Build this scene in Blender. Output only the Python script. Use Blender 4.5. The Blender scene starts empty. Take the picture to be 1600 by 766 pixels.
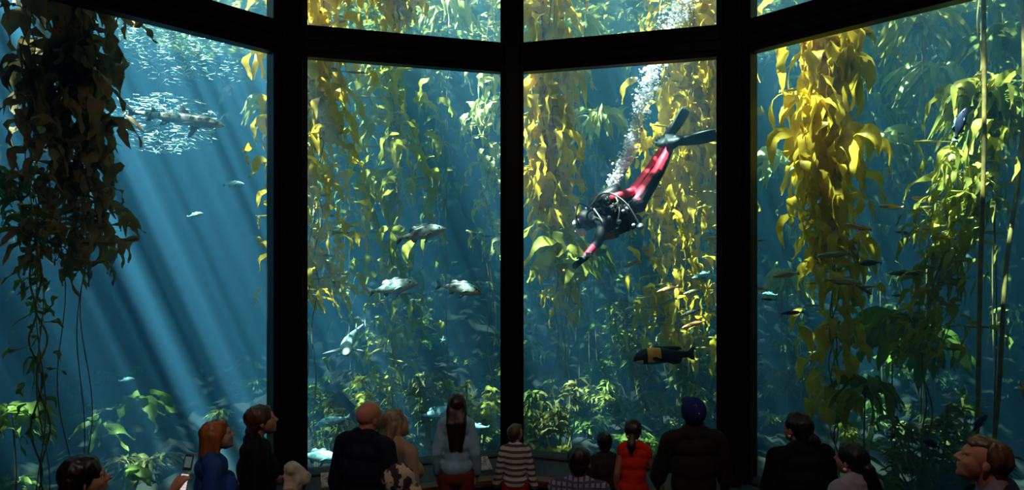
import bpy, bmesh, math, random
import numpy as np
from mathutils import Vector, Matrix, Euler, Quaternion, noise

C = bpy.context.scene.collection
S = bpy.context.scene
R = math.radians
random.seed(7)
rng = np.random.default_rng(7)

# ------------------------------------------------------------------ camera
F = 1075.0                      # focal length in pixels of the 1600 x 766 frame
CAM_Z, HOR = 3.0, 370.0
cam_d = bpy.data.cameras.new('camera'); cam = bpy.data.objects.new('camera', cam_d); C.objects.link(cam)
cam.location = (0, 0, CAM_Z); cam.rotation_euler = (R(90), 0, 0)
cam_d.sensor_width = 36; cam_d.lens = F / 1600 * 36; cam_d.shift_y = -(383 - HOR) / 1600
cam_d.clip_start = 0.05; cam_d.clip_end = 200
S.camera = cam

def P(x, y, D):                 # a pixel of the frame at depth D, as a point of the place
    return Vector(((x - 800) / F * D, D, CAM_Z - (y - HOR) / F * D))

# ------------------------------------------------------------------ light
S.view_settings.view_transform = 'Standard'; S.view_settings.look = 'None'
S.view_settings.gamma = 1; S.view_settings.use_curve_mapping = False
S.view_settings.exposure = 0.0
w = bpy.data.worlds.new('sky'); S.world = w; w.use_nodes = True
bg = w.node_tree.nodes['Background']
bg.inputs[0].default_value = (0.42, 0.66, 1.0, 1); bg.inputs[1].default_value = 1.7
sun_d = bpy.data.lights.new('sun', 'SUN'); sun = bpy.data.objects.new('sun', sun_d); C.objects.link(sun)
SUN_DIR = Vector((0.38, 0.15, -1)).normalized()
sun.rotation_euler = SUN_DIR.to_track_quat('-Z', 'Y').to_euler()
sun_d.energy = 84; sun_d.angle = R(0.53); sun_d.color = (1.0, 0.93, 0.80)
S.cycles.volume_bounces = 2; S.cycles.max_bounces = 8; S.cycles.transparent_max_bounces = 24
S.cycles.diffuse_bounces = 3; S.cycles.glossy_bounces = 3; S.cycles.transmission_bounces = 4
S.cycles.use_denoising = True; S.cycles.sample_clamp_indirect = 4
S.cycles.caustics_reflective = False; S.cycles.caustics_refractive = False

# ------------------------------------------------------------------ material helpers
def mat(name, color, rough=0.6, metal=0.0, spec=0.3, var=0.0, scale=8.0, trans=None, bump=0.0, color2=None, detail=3.0, lo=0.35, hi=0.65, coord='Object', stretch=(1, 1, 1), coat=0.0):
    m = bpy.data.materials.new(name); m.use_nodes = True
    nt = m.node_tree; N = nt.nodes; L = nt.links
    b = N['Principled BSDF']; out = N['Material Output']
    b.inputs['Roughness'].default_value = rough; b.inputs['Metallic'].default_value = metal
    b.inputs['Specular IOR Level'].default_value = spec
    b.inputs['Coat Weight'].default_value = coat
    tc = N.new('ShaderNodeTexCoord'); mp = N.new('ShaderNodeMapping'); mp.inputs['Scale'].default_value = stretch
    L.new(tc.outputs[coord], mp.inputs[0])
    nz = N.new('ShaderNodeTexNoise'); nz.inputs['Scale'].default_value = scale; nz.inputs['Detail'].default_value = detail
    L.new(mp.outputs[0], nz.inputs['Vector'])
    rp = N.new('ShaderNodeValToRGB'); rp.color_ramp.elements[0].position = lo; rp.color_ramp.elements[1].position = hi
    c2 = color2 if color2 else tuple(max(0, c * (1 - var)) for c in color)
    rp.color_ramp.elements[0].color = (*c2, 1); rp.color_ramp.elements[1].color = (*color, 1)
    L.new(nz.outputs['Fac'], rp.inputs[0]); L.new(rp.outputs[0], b.inputs['Base Color'])
    if bump:
        bp = N.new('ShaderNodeBump'); bp.inputs['Strength'].default_value = bump; bp.inputs['Distance'].default_value = 0.01
        L.new(nz.outputs['Fac'], bp.inputs['Height']); L.new(bp.outputs[0], b.inputs['Normal'])
    if trans:
        tr = N.new('ShaderNodeBsdfTranslucent'); mx = N.new('ShaderNodeMixShader'); mx.inputs[0].default_value = trans
        L.new(rp.outputs[0], tr.inputs[0]); L.new(b.outputs[0], mx.inputs[1]); L.new(tr.outputs[0], mx.inputs[2])
        L.new(mx.outputs[0], out.inputs['Surface'])
    return m

def link(name, me, m=None, parent=None):
    o = bpy.data.objects.new(name, me); C.objects.link(o)
    if m is not None:
        for x in (m if isinstance(m, (list, tuple)) else [m]): me.materials.append(x)
    if parent is not None: o.parent = parent
    return o

def tag(o, label=None, cat=None, group=None, kind=None):
    if label: o['label'] = label
    if cat: o['category'] = cat
    if group: o['group'] = group
    if kind: o['kind'] = kind
    return o

def empty(name, loc, label=None, cat=None, group=None):
    o = bpy.data.objects.new(name, None); C.objects.link(o); o.location = loc; o.empty_display_size = 0.1
    return tag(o, label, cat, group)

def mesh(name, V, Fc, smooth=True):
    me = bpy.data.meshes.new(name)
    me.from_pydata([tuple(map(float, v)) for v in V], [], [tuple(int(i) for i in f) for f in Fc]); me.update()
    if smooth: me.polygons.foreach_set('use_smooth', [True] * len(me.polygons))
    return me

def prism(name, pts, z0, z1):   # a closed prism over a plan polygon
    n = len(pts)
    V = [(x, y, z0) for x, y in pts] + [(x, y, z1) for x, y in pts]
    Fc = [tuple(range(n))[::-1], tuple(range(n, 2 * n))] + [(i, (i + 1) % n, (i + 1) % n + n, i + n) for i in range(n)]
    me = mesh(name, V, Fc, False)
    bm = bmesh.new(); bm.from_mesh(me); bmesh.ops.recalc_face_normals(bm, faces=bm.faces[:]); bm.to_mesh(me); bm.free()
    return me

def boxmesh(name, specs, bevel=0.004):
    """specs: (origin, ux, uy, (x0,x1,y0,y1,z0,z1)) boxes in turned frames, in one mesh"""
    bm = bmesh.new()
    for (o, ux, uy, (x0, x1, y0, y1, z0, z1)) in specs:
        o = Vector(o); ux = Vector(ux).normalized(); uy = Vector(uy).normalized(); uz = Vector((0, 0, 1))
        v = [bm.verts.new(o + ux * x + uy * y + uz * z) for z in (z0, z1) for (x, y) in ((x0, y0), (x1, y0), (x1, y1), (x0, y1))]
        fs = [bm.faces.new([v[i] for i in q]) for q in ((3, 2, 1, 0), (4, 5, 6, 7), (0, 1, 5, 4), (1, 2, 6, 5), (2, 3, 7, 6), (3, 0, 4, 7))]
        bmesh.ops.recalc_face_normals(bm, faces=fs)
    if bevel: bmesh.ops.bevel(bm, geom=bm.edges[:], offset=bevel, segments=1, affect='EDGES')
    me = bpy.data.meshes.new(name); bm.to_mesh(me); bm.free(); return me

# ------------------------------------------------------------------ water: volume and surface
M = {}
wm = bpy.data.materials.new('sea_water'); wm.use_nodes = True; nt = wm.node_tree
for n in list(nt.nodes):
    if n.type != 'OUTPUT_MATERIAL': nt.nodes.remove(n)
wo = nt.nodes['Material Output']
vs = nt.nodes.new('ShaderNodeVolumeScatter'); vs.inputs['Color'].default_value = (0.17, 0.57, 1.0, 1); vs.inputs['Density'].default_value = 0.043
vs.inputs['Anisotropy'].default_value = 0.25
va = nt.nodes.new('ShaderNodeVolumeAbsorption'); va.inputs['Color'].default_value = (0.36, 0.64, 0.72, 1); va.inputs['Density'].default_value = 0.25
ad = nt.nodes.new('ShaderNodeAddShader')
nt.links.new(vs.outputs[0], ad.inputs[0]); nt.links.new(va.outputs[0], ad.inputs[1]); nt.links.new(ad.outputs[0], wo.inputs['Volume'])
M['water'] = wm

sm = bpy.data.materials.new('water_surface_light_bands'); sm.use_nodes = True; nt = sm.node_tree
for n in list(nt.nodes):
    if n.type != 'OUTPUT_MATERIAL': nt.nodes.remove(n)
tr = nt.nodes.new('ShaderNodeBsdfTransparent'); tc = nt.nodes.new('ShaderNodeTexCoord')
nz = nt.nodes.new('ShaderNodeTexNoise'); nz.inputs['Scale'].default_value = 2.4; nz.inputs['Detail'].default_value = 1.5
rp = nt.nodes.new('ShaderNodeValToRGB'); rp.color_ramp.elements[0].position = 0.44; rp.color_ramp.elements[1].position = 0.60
rp.color_ramp.elements[0].color = (0.04, 0.04, 0.04, 1); rp.color_ramp.elements[1].color = (1, 1, 1, 1)  # dark and clear bands put into the colour to shape the light shafts
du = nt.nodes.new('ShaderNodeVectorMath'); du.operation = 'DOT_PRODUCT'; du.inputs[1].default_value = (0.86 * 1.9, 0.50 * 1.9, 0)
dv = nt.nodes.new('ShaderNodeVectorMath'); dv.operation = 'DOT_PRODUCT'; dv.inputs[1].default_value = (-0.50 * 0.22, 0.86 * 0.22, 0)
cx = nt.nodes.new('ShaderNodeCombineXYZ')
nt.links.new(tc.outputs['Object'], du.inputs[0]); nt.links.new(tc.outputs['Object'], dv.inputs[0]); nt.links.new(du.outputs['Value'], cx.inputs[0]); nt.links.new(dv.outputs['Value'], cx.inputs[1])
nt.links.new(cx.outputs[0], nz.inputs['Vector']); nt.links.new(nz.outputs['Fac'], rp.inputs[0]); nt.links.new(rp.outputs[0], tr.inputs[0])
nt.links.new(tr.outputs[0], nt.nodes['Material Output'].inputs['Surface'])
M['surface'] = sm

gm = bpy.data.materials.new('acrylic_pane'); gm.use_nodes = True; nt = gm.node_tree
for n in list(nt.nodes):
    if n.type != 'OUTPUT_MATERIAL': nt.nodes.remove(n)
tr = nt.nodes.new('ShaderNodeBsdfTransparent'); tr.inputs[0].default_value = (0.97, 0.99, 0.99, 1)
gl = nt.nodes.new('ShaderNodeBsdfGlossy'); gl.inputs['Roughness'].default_value = 0.02
fr = nt.nodes.new('ShaderNodeFresnel'); fr.inputs[0].default_value = 1.2
mx = nt.nodes.new('ShaderNodeMixShader')
nt.links.new(fr.outputs[0], mx.inputs[0]); nt.links.new(tr.outputs[0], mx.inputs[1]); nt.links.new(gl.outputs[0], mx.inputs[2])
nt.links.new(mx.outputs[0], nt.nodes['Material Output'].inputs['Surface'])
M['glass'] = gm

# ------------------------------------------------------------------ plan of the bay window
def rot2(a): return Vector((math.cos(a), math.sin(a)))
N0 = Vector((0, 6.75)); PL = 2.095; PO = 3.6
N1 = N0 + rot2(R(-18)) * PL; N2 = N1 + rot2(R(-54)) * PO
L1 = Vector((-N1.x, N1.y)); L2 = Vector((-N2.x, N2.y))
nodes = [L2, L1, N0, N1, N2]
def offs(d):                    # the window line pushed d metres towards the tank
    out = []
    for i, p in enumerate(nodes):
        ns = []
        for a, b in ((i - 1, i), (i, i + 1)):
            if a >= 0 and b < len(nodes):
                t = (nodes[b] - nodes[a]).normalized(); ns.append(Vector((-t.y, t.x)))
        n = sum(ns, Vector((0, 0))).normalized(); out.append(p + n * (d / max(0.3, n.dot(ns[0]))))
    return out
SILL, TR0, TR1, TOP = 0.90, 4.60, 4.885, 6.5
WZ0, WZ1 = 0.0, 7.7            # tank bed, water surface
BACK = 18.0
wall_dark = mat('matte_black_paint', (0.012, 0.012, 0.014), 0.55, var=0.3, scale=3)
steel_blk = mat('black_window_frame', (0.003, 0.003, 0.0036), 0.42, spec=0.16, var=0.4, scale=5)
floor_m = mat('dark_carpet', (0.03, 0.028, 0.03), 0.9, var=0.5, scale=60)
apron_m = mat('slate_blue_apron', (0.06, 0.10, 0.13), 0.5, var=0.3, scale=6)
wood_m = mat('varnished_wood_rail', (0.30, 0.11, 0.045), 0.35, color2=(0.17, 0.055, 0.02), scale=6, stretch=(1, 1, 12))

o48 = offs(0.06)
# glass panes, lower and upper rows
gi = 0
for k in range(4):
    a, b = o48[k], o48[k + 1]; t = (b - a).normalized(); n = Vector((-t.y, t.x)); ln = (b - a).length
    for (z0, z1) in ((SILL - 0.05, TR0 + 0.05), (TR1 - 0.05, TOP)):
        gi += 1
        g = link('window_%d' % gi, boxmesh('pane', [((a.x, a.y, 0), (t.x, t.y, 0), (n.x, n.y, 0), (0.0, ln, 0, 0.05, z0, z1))], 0), M['glass'])
        tag(g, kind='structure')
# mullions (outer ones hold a projecting fin and a bright seam), transoms
def mullion(idx, p, ang, w0):
    d = rot2(ang); n = Vector((-d.y, d.x)); o = (p.x, p.y, 0); ux = (d.x, d.y, 0); uy = (n.x, n.y, 0)
    specs = [(o, ux, uy, (-w0 / 2, w0 / 2, -0.10, 0.11, 0, TOP)), (o, ux, uy, (-w0 * .28, w0 * .28, -0.17, -0.08, 0, TOP)),
             (o, ux, uy, (-w0 * .40, -w0 * .34, -0.125, -0.08, 0, TOP)), (o, ux, uy, (w0 * .34, w0 * .40, -0.125, -0.08, 0, TOP))]
    m = link('trim_%d' % idx, boxmesh('mullion', specs, 0.006), steel_blk); tag(m, kind='structure')
mullion(1, N0, 0.0, 0.225); mullion(2, N1, R(-36), 0.30); mullion(3, L1, R(36), 0.30)
mullion(4, N2, R(-60), 0.30); mullion(5, L2, R(60), 0.30)
ti = 5
for k in range(4):
    a, b = nodes[k], nodes[k + 1]; t = (b - a).normalized(); n = Vector((-t.y, t.x)); ln = (b - a).length; ti += 1
    o = (a.x, a.y, 0); ux = (t.x, t.y, 0); uy = (n.x, n.y, 0)
    specs = [(o, ux, uy, (0, ln, -0.05, 0.075, TR0, TR1)), (o, ux, uy, (0, ln, -0.09, -0.04, TR0 + .05, TR0 + .135)), (o, ux, uy, (0, ln, -0.075, -0.04, TR0 + .15, TR1 - .03))]
    tag(link('trim_%d' % ti, boxmesh('transom', specs, 0.005), steel_blk), kind='structure')
# parapet under the glass, sloping apron, wooden hand rail
for k in range(4):
    a, b = nodes[k], nodes[k + 1]; t = (b - a).normalized(); n = Vector((-t.y, t.x)); ln = (b - a).length; ti += 1
    o = (a.x, a.y, 0); ux = (t.x, t.y, 0); uy = (n.x, n.y, 0)
    w_ = link('wall_parapet' + ('' if k == 0 else '_%d' % k), boxmesh('parapet', [(o, ux, uy, (0, ln, -0.06, 0.16, 0, SILL - 0.02))], 0.004), wall_dark); tag(w_, kind='structure')
    # apron: slopes from the glass down to the rail
    i_in = offs(-0.34); a2, b2 = i_in[k], i_in[k + 1]; a1, b1 = offs(0.055)[k], offs(0.055)[k + 1]
    V = [(a1.x, a1.y, SILL), (b1.x, b1.y, SILL), (b2.x, b2.y, SILL - .13), (a2.x, a2.y, SILL - .13)]
    V += [(x, y, z - 0.05) for (x, y, z) in V]
    ap = mesh('apron', V, [(0, 3, 2, 1), (4, 5, 6, 7), (0, 1, 5, 4), (1, 2, 6, 5), (2, 3, 7, 6), (3, 0, 4, 7)], False)
    tag(link('trim_%d' % ti, ap, apron_m), kind='structure')
rl = []
for k in range(4):
    a3, b3 = offs(-0.335)[k], offs(-0.335)[k + 1]; a4, b4 = offs(-0.455)[k], offs(-0.455)[k + 1]
    V = [(a3.x, a3.y, .80), (b3.x, b3.y, .80), (b4.x, b4.y, .80), (a4.x, a4.y, .80)]; V += [(x, y, .745) for (x, y, z) in V]
    rl.append((V, [(0, 3, 2, 1), (4, 5, 6, 7), (0, 1, 5, 4), (1, 2, 6, 5), (2, 3, 7, 6), (3, 0, 4, 7)]))
V, Fc = [], []
for v, f in rl:
    Fc += [tuple(i + len(V) for i in q) for q in f]; V += v
bm = bmesh.new(); me = mesh('rail', V, Fc, False); bm.from_mesh(me)
bmesh.ops.remove_doubles(bm, verts=bm.verts[:], dist=0.001); bm.to_mesh(me); bm.free()
tag(link('trim_30', me, wood_m), kind='structure')
# room shell
xs = L2.x - 0.3
tag(link('floor', prism('floor', [(L2.x - 2, -3.2), (N2.x + 2, -3.2), (N2.x + 2, N2.y), (N1.x, N1.y), (0, N0.y), (L1.x, L1.y), (L2.x - 2, L2.y)], -0.2, 0), floor_m), kind='structure')
tag(link('ceiling', prism('ceil', [(L2.x - 2, -3.2), (N2.x + 2, -3.2), (N2.x + 2, N2.y + .1), (N1.x + .1, N1.y + .15), (0, N0.y + .2), (L1.x - .1, L1.y + .15), (L2.x - 2, L2.y + .1)], TOP, TOP + 0.3), wall_dark), kind='structure')
tag(link('wall_back', prism('wb', [(L2.x - 2, -3.4), (N2.x + 2, -3.4), (N2.x + 2, -3.2), (L2.x - 2, -3.2)], 0, TOP), wall_dark), kind='structure')
tag(link('wall_left', prism('wl', [(L2.x - 2.2, -3.2), (L2.x - 2, -3.2), (L2.x - 2, L2.y), (L2.x - 2.2, L2.y)], 0, TOP), wall_dark), kind='structure')
tag(link('wall_right', prism('wr', [(N2.x + 2, -3.2), (N2.x + 2.2, -3.2), (N2.x + 2.2, N2.y), (N2.x + 2, N2.y)], 0, TOP), wall_dark), kind='structure')
for s, nm in ((-1, 'wall_front_left'), (1, 'wall_front_right')):
    tag(link(nm, prism(nm, [(s * N2.x, N2.y), (s * (N2.x + 2.2), N2.y), (s * (N2.x + 2.2), N2.y + .2), (s * N2.x, N2.y + .2)], 0, TOP), wall_dark), kind='structure')

# the body of water and the tank around it
o1 = offs(0.115)
TX = 9.5
poly = [(p.x, p.y) for p in o1] + [(TX, o1[-1].y), (TX, BACK), (-TX, BACK), (-TX, o1[0].y)]
wv = link('sea_water', prism('water', poly, WZ0 - .05, WZ1), M['water']); tag(wv, 'clear blue sea water filling the tank behind the tall windows', 'water', kind='stuff')
# surface sheet with ripples
def grid(x0, x1, y0, y1, nx, ny, zf):
    V = [(x0 + (x1 - x0) * i / nx, y0 + (y1 - y0) * j / ny, 0) for j in range(ny + 1) for i in range(nx + 1)]
    V = [(x, y, zf(x, y)) for (x, y, z) in V]
    Fc = [(j * (nx + 1) + i, j * (nx + 1) + i + 1, (j + 1) * (nx + 1) + i + 1, (j + 1) * (nx + 1) + i) for j in range(ny) for i in range(nx)]
    return V, Fc
V, Fc = grid(-TX, TX, 3.5, BACK, 60, 40, lambda x, y: WZ1 + 0.02 + 0.03 * noise.noise(Vector((x * .9, y * .9, 0))))
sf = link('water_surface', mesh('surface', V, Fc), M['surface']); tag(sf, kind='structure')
rock_m = mat('encrusted_rock', (0.016, 0.018, 0.013), 0.9, color2=(0.003, 0.005, 0.005), scale=2.6, detail=8, bump=0.6, lo=.38, hi=.66)
def rk(p, s=1.0, amp=1.0):
    return amp * (noise.fractal(Vector(p) * s, 0.9, 2.1, 5))
# tank walls: rough moulded rock
def rockwall(name, a, b, z0, z1, n, nz_, depth, seed):
    a = Vector(a); b = Vector(b); t = (b - a).normalized(); nn = Vector((t.y, -t.x, 0)); ln = (b - a).length
    V = []
    for j in range(nz_ + 1):
        for i in range(n + 1):
            p = a + t * ln * i / n + Vector((0, 0, z0 + (z1 - z0) * j / nz_))
            q = p + nn * (depth * (0.5 + rk((p.x + seed, p.y, p.z), .55) * .7 + .25 * rk((p.x, p.y + seed, p.z), 2.0)))
            V.append(q)
    Fc = [(j * (n + 1) + i, j * (n + 1) + i + 1, (j + 1) * (n + 1) + i + 1, (j + 1) * (n + 1) + i) for j in range(nz_) for i in range(n)]
    return link(name, mesh(name, V, Fc), rock_m)
for nm, a, b, sd in (('wall_tank_back', (-TX, BACK, 0), (TX, BACK, 0), 1), ('wall_tank_left', (-TX, 3.2, 0), (-TX, BACK, 0), 5), ('wall_tank_right', (TX, BACK, 0), (TX, 3.2, 0), 9)):
    tag(rockwall(nm, a, b, -0.3, WZ1 - .05, 130, 80, 1.3 if nm == 'wall_tank_back' else .8, sd), kind='structure')
for s, nm in ((-1, 'wall_tank_front_left'), (1, 'wall_tank_front_right')):
    a, b = ((s * TX, o1[0].y, 0), (s * o1[-1].x, o1[0].y, 0))
    tag(link(nm, prism(nm, [(s * (N2.x + .1), N2.y + .21), (s * TX, N2.y + .21), (s * TX, N2.y - .1), (s * (N2.x + 2.25), N2.y - .1), (s * (N2.x + 2.25), N2.y + .205)], 0, WZ1 + .12), rock_m), kind='structure')
# outer casing above the glass: front wall of the tank up to the open surface, and solid sides
for k in range(4):
    a, b = o48[k], o48[k + 1]; t = (b - a).normalized(); n = Vector((-t.y, t.x)); ln = (b - a).length
    tag(link('wall_upper_%s' % ('outer_left', 'inner_left', 'inner_right', 'outer_right')[k], boxmesh('upper', [((a.x, a.y, 0), (t.x, t.y, 0), (n.x, n.y, 0), (-.1, ln + .1, -.1, 0.055, TOP, WZ1 + .12))], 0), wall_dark), kind='structure')
def bed(x, y):
    z = 0.22 + 0.42 * rk((x, y, 3), .6) + .16 * rk((x, y, 9), 2.2)
    z += 1.5 * max(0, (y - 9.5) / 6) ** 1.2 * min(1, max(0, (x + 4.2) / 1.6))
    return max(z, 0.03)
V, Fc = grid(-TX, TX, 3.4, BACK, 150, 100, bed)
tag(link('floor_tank_bed', mesh('bed', V, Fc), rock_m), kind='structure')

# ------------------------------------------------------------------ kelp
kelp_mats = {
    'gold': mat('golden_kelp', (0.90, 0.66, 0.05), 0.45, color2=(0.55, 0.45, 0.05), scale=3.0, trans=0.52, lo=.3, hi=.7),
    'olive': mat('olive_kelp', (0.58, 0.56, 0.08), 0.45, color2=(0.26, 0.32, 0.06), scale=3.0, trans=0.42, lo=.3, hi=.7),
    'green': mat('green_kelp', (0.26, 0.36, 0.05), 0.45, color2=(0.08, 0.15, 0.035), scale=3.0, trans=0.42, lo=.3, hi=.7),
    'pale': mat('pale_kelp', (0.70, 0.74, 0.30), 0.5, color2=(0.34, 0.44, 0.20), scale=3.0, trans=0.4, lo=.3, hi=.7),
    'under': mat('dull_understory_kelp', (0.30, 0.28, 0.07), 0.5, color2=(0.07, 0.10, 0.03), scale=3.0, trans=0.35, lo=.3, hi=.7),
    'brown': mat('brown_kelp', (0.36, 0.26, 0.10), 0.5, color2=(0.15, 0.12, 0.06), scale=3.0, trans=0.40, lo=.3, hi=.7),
}
stipe_m = mat('kelp_stipe', (0.30, 0.24, 0.06), 0.5, color2=(0.14, 0.12, 0.04), scale=12)
float_m = mat('kelp_float', (0.50, 0.42, 0.10), 0.35, color2=(0.30, 0.28, 0.06), scale=9, trans=0.3)

def tube_arrays(path, rad, n=6):
    path = [Vector(p) for p in path]; V = []; Fc = []
    up = Vector((0.31, 0.95, 0.05))
    for i, p in enumerate(path):
        t = (path[min(i + 1, len(path) - 1)] - path[max(i - 1, 0)]).normalized()
        a = t.cross(up); a = a.normalized() if a.length > 1e-4 else Vector((1, 0, 0)); b = t.cross(a)
        r = rad[i] if isinstance(rad, (list, tuple)) else rad
        for k in range(n):
            th = 2 * math.pi * k / n; V.append(p + a * (math.cos(th) * r) + b * (math.sin(th) * r))
    for i in range(len(path) - 1):
        for k in range(n):
            Fc.append((i * n + k, i * n + (k + 1) % n, (i + 1) * n + (k + 1) % n, (i + 1) * n + k))
    Fc.append(tuple(range(n))[::-1]); Fc.append(tuple(range((len(path) - 1) * n, len(path) * n)))
    return V, Fc

def blade_arrays(rg, base, d0, droop, length, width, seg=8, ruffle=0.5, curl=0.0):
    """a kelp blade: leaves its base along d0, turns towards droop, tapers, ruffles along both edges"""
    d0 = Vector(d0).normalized(); droop = Vector(droop).normalized()
    p = Vector(base); step = length / seg
    side = d0.cross(Vector((0, 0, 1)))
    if side.length < 1e-3: side = Vector((1, 0, 0))
    side.normalize(); side.rotate(Quaternion(d0, rg.uniform(-1.4, 1.4)))
    tw = rg.uniform(-0.35, 0.35); ph = rg.uniform(0, 6.28); fq = rg.uniform(1.4, 2.6)
    V = []; Fc = []
    kink = rg.uniform(0.25, 0.8)
    for i in range(seg + 1):
        u = i / seg
        m = min(1.0, u / kink) ** 1.1
        d = (d0 * (1 - m) + droop * m)
        if d.length < 1e-3: d = droop.copy()
        d.normalize()
        side = (side - d * side.dot(d)).normalized(); side.rotate(Quaternion(d, tw))
        nrm = d.cross(side)
        wv_ = width * (math.sin(math.pi * min(1, (u * 0.93 + 0.05)) ** 0.62)) ** 0.9 * 0.5
        for k in (-1, -0.45, 0.45, 1):
            rf = ruffle * width * 0.30 * abs(k) ** 2 * math.sin(u * fq * 6.28 + ph + (1.7 if k > 0 else 0))
            V.append(p + side * (k * wv_) + nrm * (rf - abs(k) * wv_ * 0.25 + curl * u * u * width))
        p = p + d * step
    for i in range(seg):
        for k in range(3):
            a = i * 4 + k; Fc.append((a, a + 1, a + 5, a + 4))
    return V, Fc

class Acc:
    def __init__(s): s.V = []; s.F = []; s.mi = []
    def add(s, vf, mi=None):
        if mi is not None: s.mi += [0] * (len(s.F) - len(s.mi)) + [mi] * len(vf[1])
        n = len(s.V); s.V += vf[0]; s.F += [tuple(i + n for i in f) for f in vf[1]]
    def build(s, name, m, parent=None, smooth=True):
        o = link(name, mesh(name, s.V, s.F, smooth), m, parent)
        if s.mi: o.data.polygons.foreach_set('material_index', s.mi + [0] * (len(s.F) - len(s.mi)))
        return o

def spline(pts, n):
    pts = [Vector(p) for p in pts]; out = []
    q = [pts[0] * 2 - pts[1]] + pts + [pts[-1] * 2 - pts[-2]]
    m = len(pts) - 1
    for i in range(n + 1):
        t = i / n * m; k = min(int(t), m - 1); u = t - k
        a, b, c, d = q[k:k + 4]
        out.append(0.5 * ((2 * b) + (c - a) * u + (2 * a - 5 * b + 4 * c - d) * u * u + (3 * b - a - 3 * c + d) * u ** 3))
    return out

def kelp(px, D, blades, L=(0.3, 0.5), W=(0.09, 0.15), spread=0.25, color='gold', label='', seed=1, group=None, stems=1, droop=(0.05, 0, -1),
         lean=0.35, floats=True, stem_r=0.007, zig=0.06, dens=None, up=0.0, to_bed=True, loc=None, lat=1.0, name='giant_kelp', ruffle=0.8):
    """px: (x, y) pixels down the middle of the plant from top to bottom at depth D (or points)"""
    rg = random.Random(seed)
    pts = [P(q[0], q[1], q[2] if len(q) > 2 else D) for q in px]
    bx, by = pts[-1].x, pts[-1].y
    if to_bed:
        b = Vector((bx + .05, by, bed(bx, by) - .05))
        if b.z < pts[-1].z - .3: pts.append((pts[-1] + b) * .5 + Vector((rg.uniform(-.05, .05), 0, 0)))
        pts.append(b)
    base = pts[-1].copy()
    nvis = len(px) - 1; ntot = len(pts) - 1
    root = empty(name, base, label, 'kelp', group)
    def loc_(v): return Vector(v) - base
    paths = []
    for s in range(stems):
        o = Vector((rg.uniform(-1, 1) * spread * .35, rg.uniform(-1, 1) * spread * .35, 0)) if s else Vector((0, 0, 0))
        wob = [rg.uniform(0, 6.28) for _ in range(3)]
        sp = spline([p + o * (1 if i < ntot else .2) for i, p in enumerate(pts)], 10 * ntot)
        sp = [p + Vector((math.sin(i * .6 + wob[0]), math.sin(i * .45 + wob[1]), 0)) * zig * .5 * (i < 10 * ntot - 3) for i, p in enumerate(sp)]
        paths.append(sp)
        if stem_r > 0:
            a = Acc(); a.add(tube_arrays([loc_(p) for p in sp], stem_r, 6)); a.build('stipe', stipe_m, root)
    fo = Acc(); fl = Acc()
    for k in range(blades):
        sp = paths[rg.randrange(stems)]
        u = rg.random() if dens is None else dens(rg)
        i = min(int(u * nvis * 10), len(sp) - 2); p = sp[i]
        ang = rg.uniform(0, 2 * math.pi)
        out = Vector((math.cos(ang) * lat, math.sin(ang) * .8, up + rg.uniform(-.5, .35)))
        sc = 0.65 + 0.35 * math.sin(math.pi * min(1, u + .25))
        st = p + Vector((rg.gauss(0, 1) * spread * .38, rg.gauss(0, 1) * spread * .3, rg.uniform(-.05, .05)))
        dr = Vector(droop) + Vector((rg.uniform(-lean, lean), rg.uniform(-lean, lean), 0))
        ln = rg.uniform(*L) * sc * 1.15; wd = rg.uniform(*W) * sc * .92
        stem_start = p + (st - p) * .15
        if floats and (k % 3 == 0):
            ball = [stem_start + (st - stem_start) * q for q in (0, .5, .8, 1)]
            fo.add(tube_arrays([loc_(ball[0]), loc_(ball[1]), loc_(ball[1] + (ball[3] - ball[1]) * .3), loc_(ball[2]), loc_(st)], [.003, .004, .013, .015, .004], 6), 1)
        fo.add(blade_arrays(rg, loc_(st), out, dr, ln, wd, 8, ruffle, rg.uniform(-.6, .6)))
    fo.build('foliage', [kelp_mats[color], float_m], root)
    return root

# dark plants standing right behind the left-hand pane
kelp([(40, -60), (42, 60), (46, 200), (52, 330), (60, 420)], 5.15, 70, (0.22, .36), (.055, .10), .22, 'brown', 'dark thin kelp with sparse hanging blades at the far left edge of the leftmost pane', 11, stems=2, lean=.5, stem_r=.004)
kelp([(118, -70), (125, 40), (122, 130), (128, 230), (130, 330), (125, 430)], 5.5, 380, (0.24, .42), (.09, .15), .36, 'brown', 'broad dark brown kelp curtain in shade beside the shark and the silvery fish ball', 12, stems=3, lean=.3, stem_r=.004)
kelp([(0, 270), (30, 300), (55, 370), (62, 470), (66, 560), (70, 690)], 5.3, 110, (0.14, .28), (.04, .075), .16, 'green', 'lit green kelp strand climbing low at the far left, its blades curling outwards', 13, stems=2, lean=1.0, up=.5)
# second pane
kelp([(505, -60), (500, 60), (505, 150), (500, 260), (498, 370), (492, 470)], 7.6, 480, (.26, .46), (.08, .14), .56, 'gold', 'tall golden kelp hanging against the left edge of the second pane', 21, stems=3, lean=.3)
kelp([(575, -50), (600, -10), (620, 40)], 8.2, 130, (.24, .42), (.08, .13), .5, 'gold', 'golden brown kelp tuft seen through the small pane above the left transom', 22, stems=2, to_bed=False, stem_r=0.010)
kelp([(605, 95), (620, 190), (618, 290), (612, 390), (612, 500), (610, 590)], 9.4, 230, (.30, .52), (.09, .16), .62, 'olive', 'wide muted olive kelp in the middle of the second pane behind the swimming bass', 23, stems=3, lean=.35)
kelp([(770, -40), (772, 110), (765, 200), (762, 300), (768, 400)], 9.6, 150, (.26, .42), (.07, .12), .34, 'pale', 'slender pale kelp just left of the centre mullion', 24, stems=2)
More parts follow.
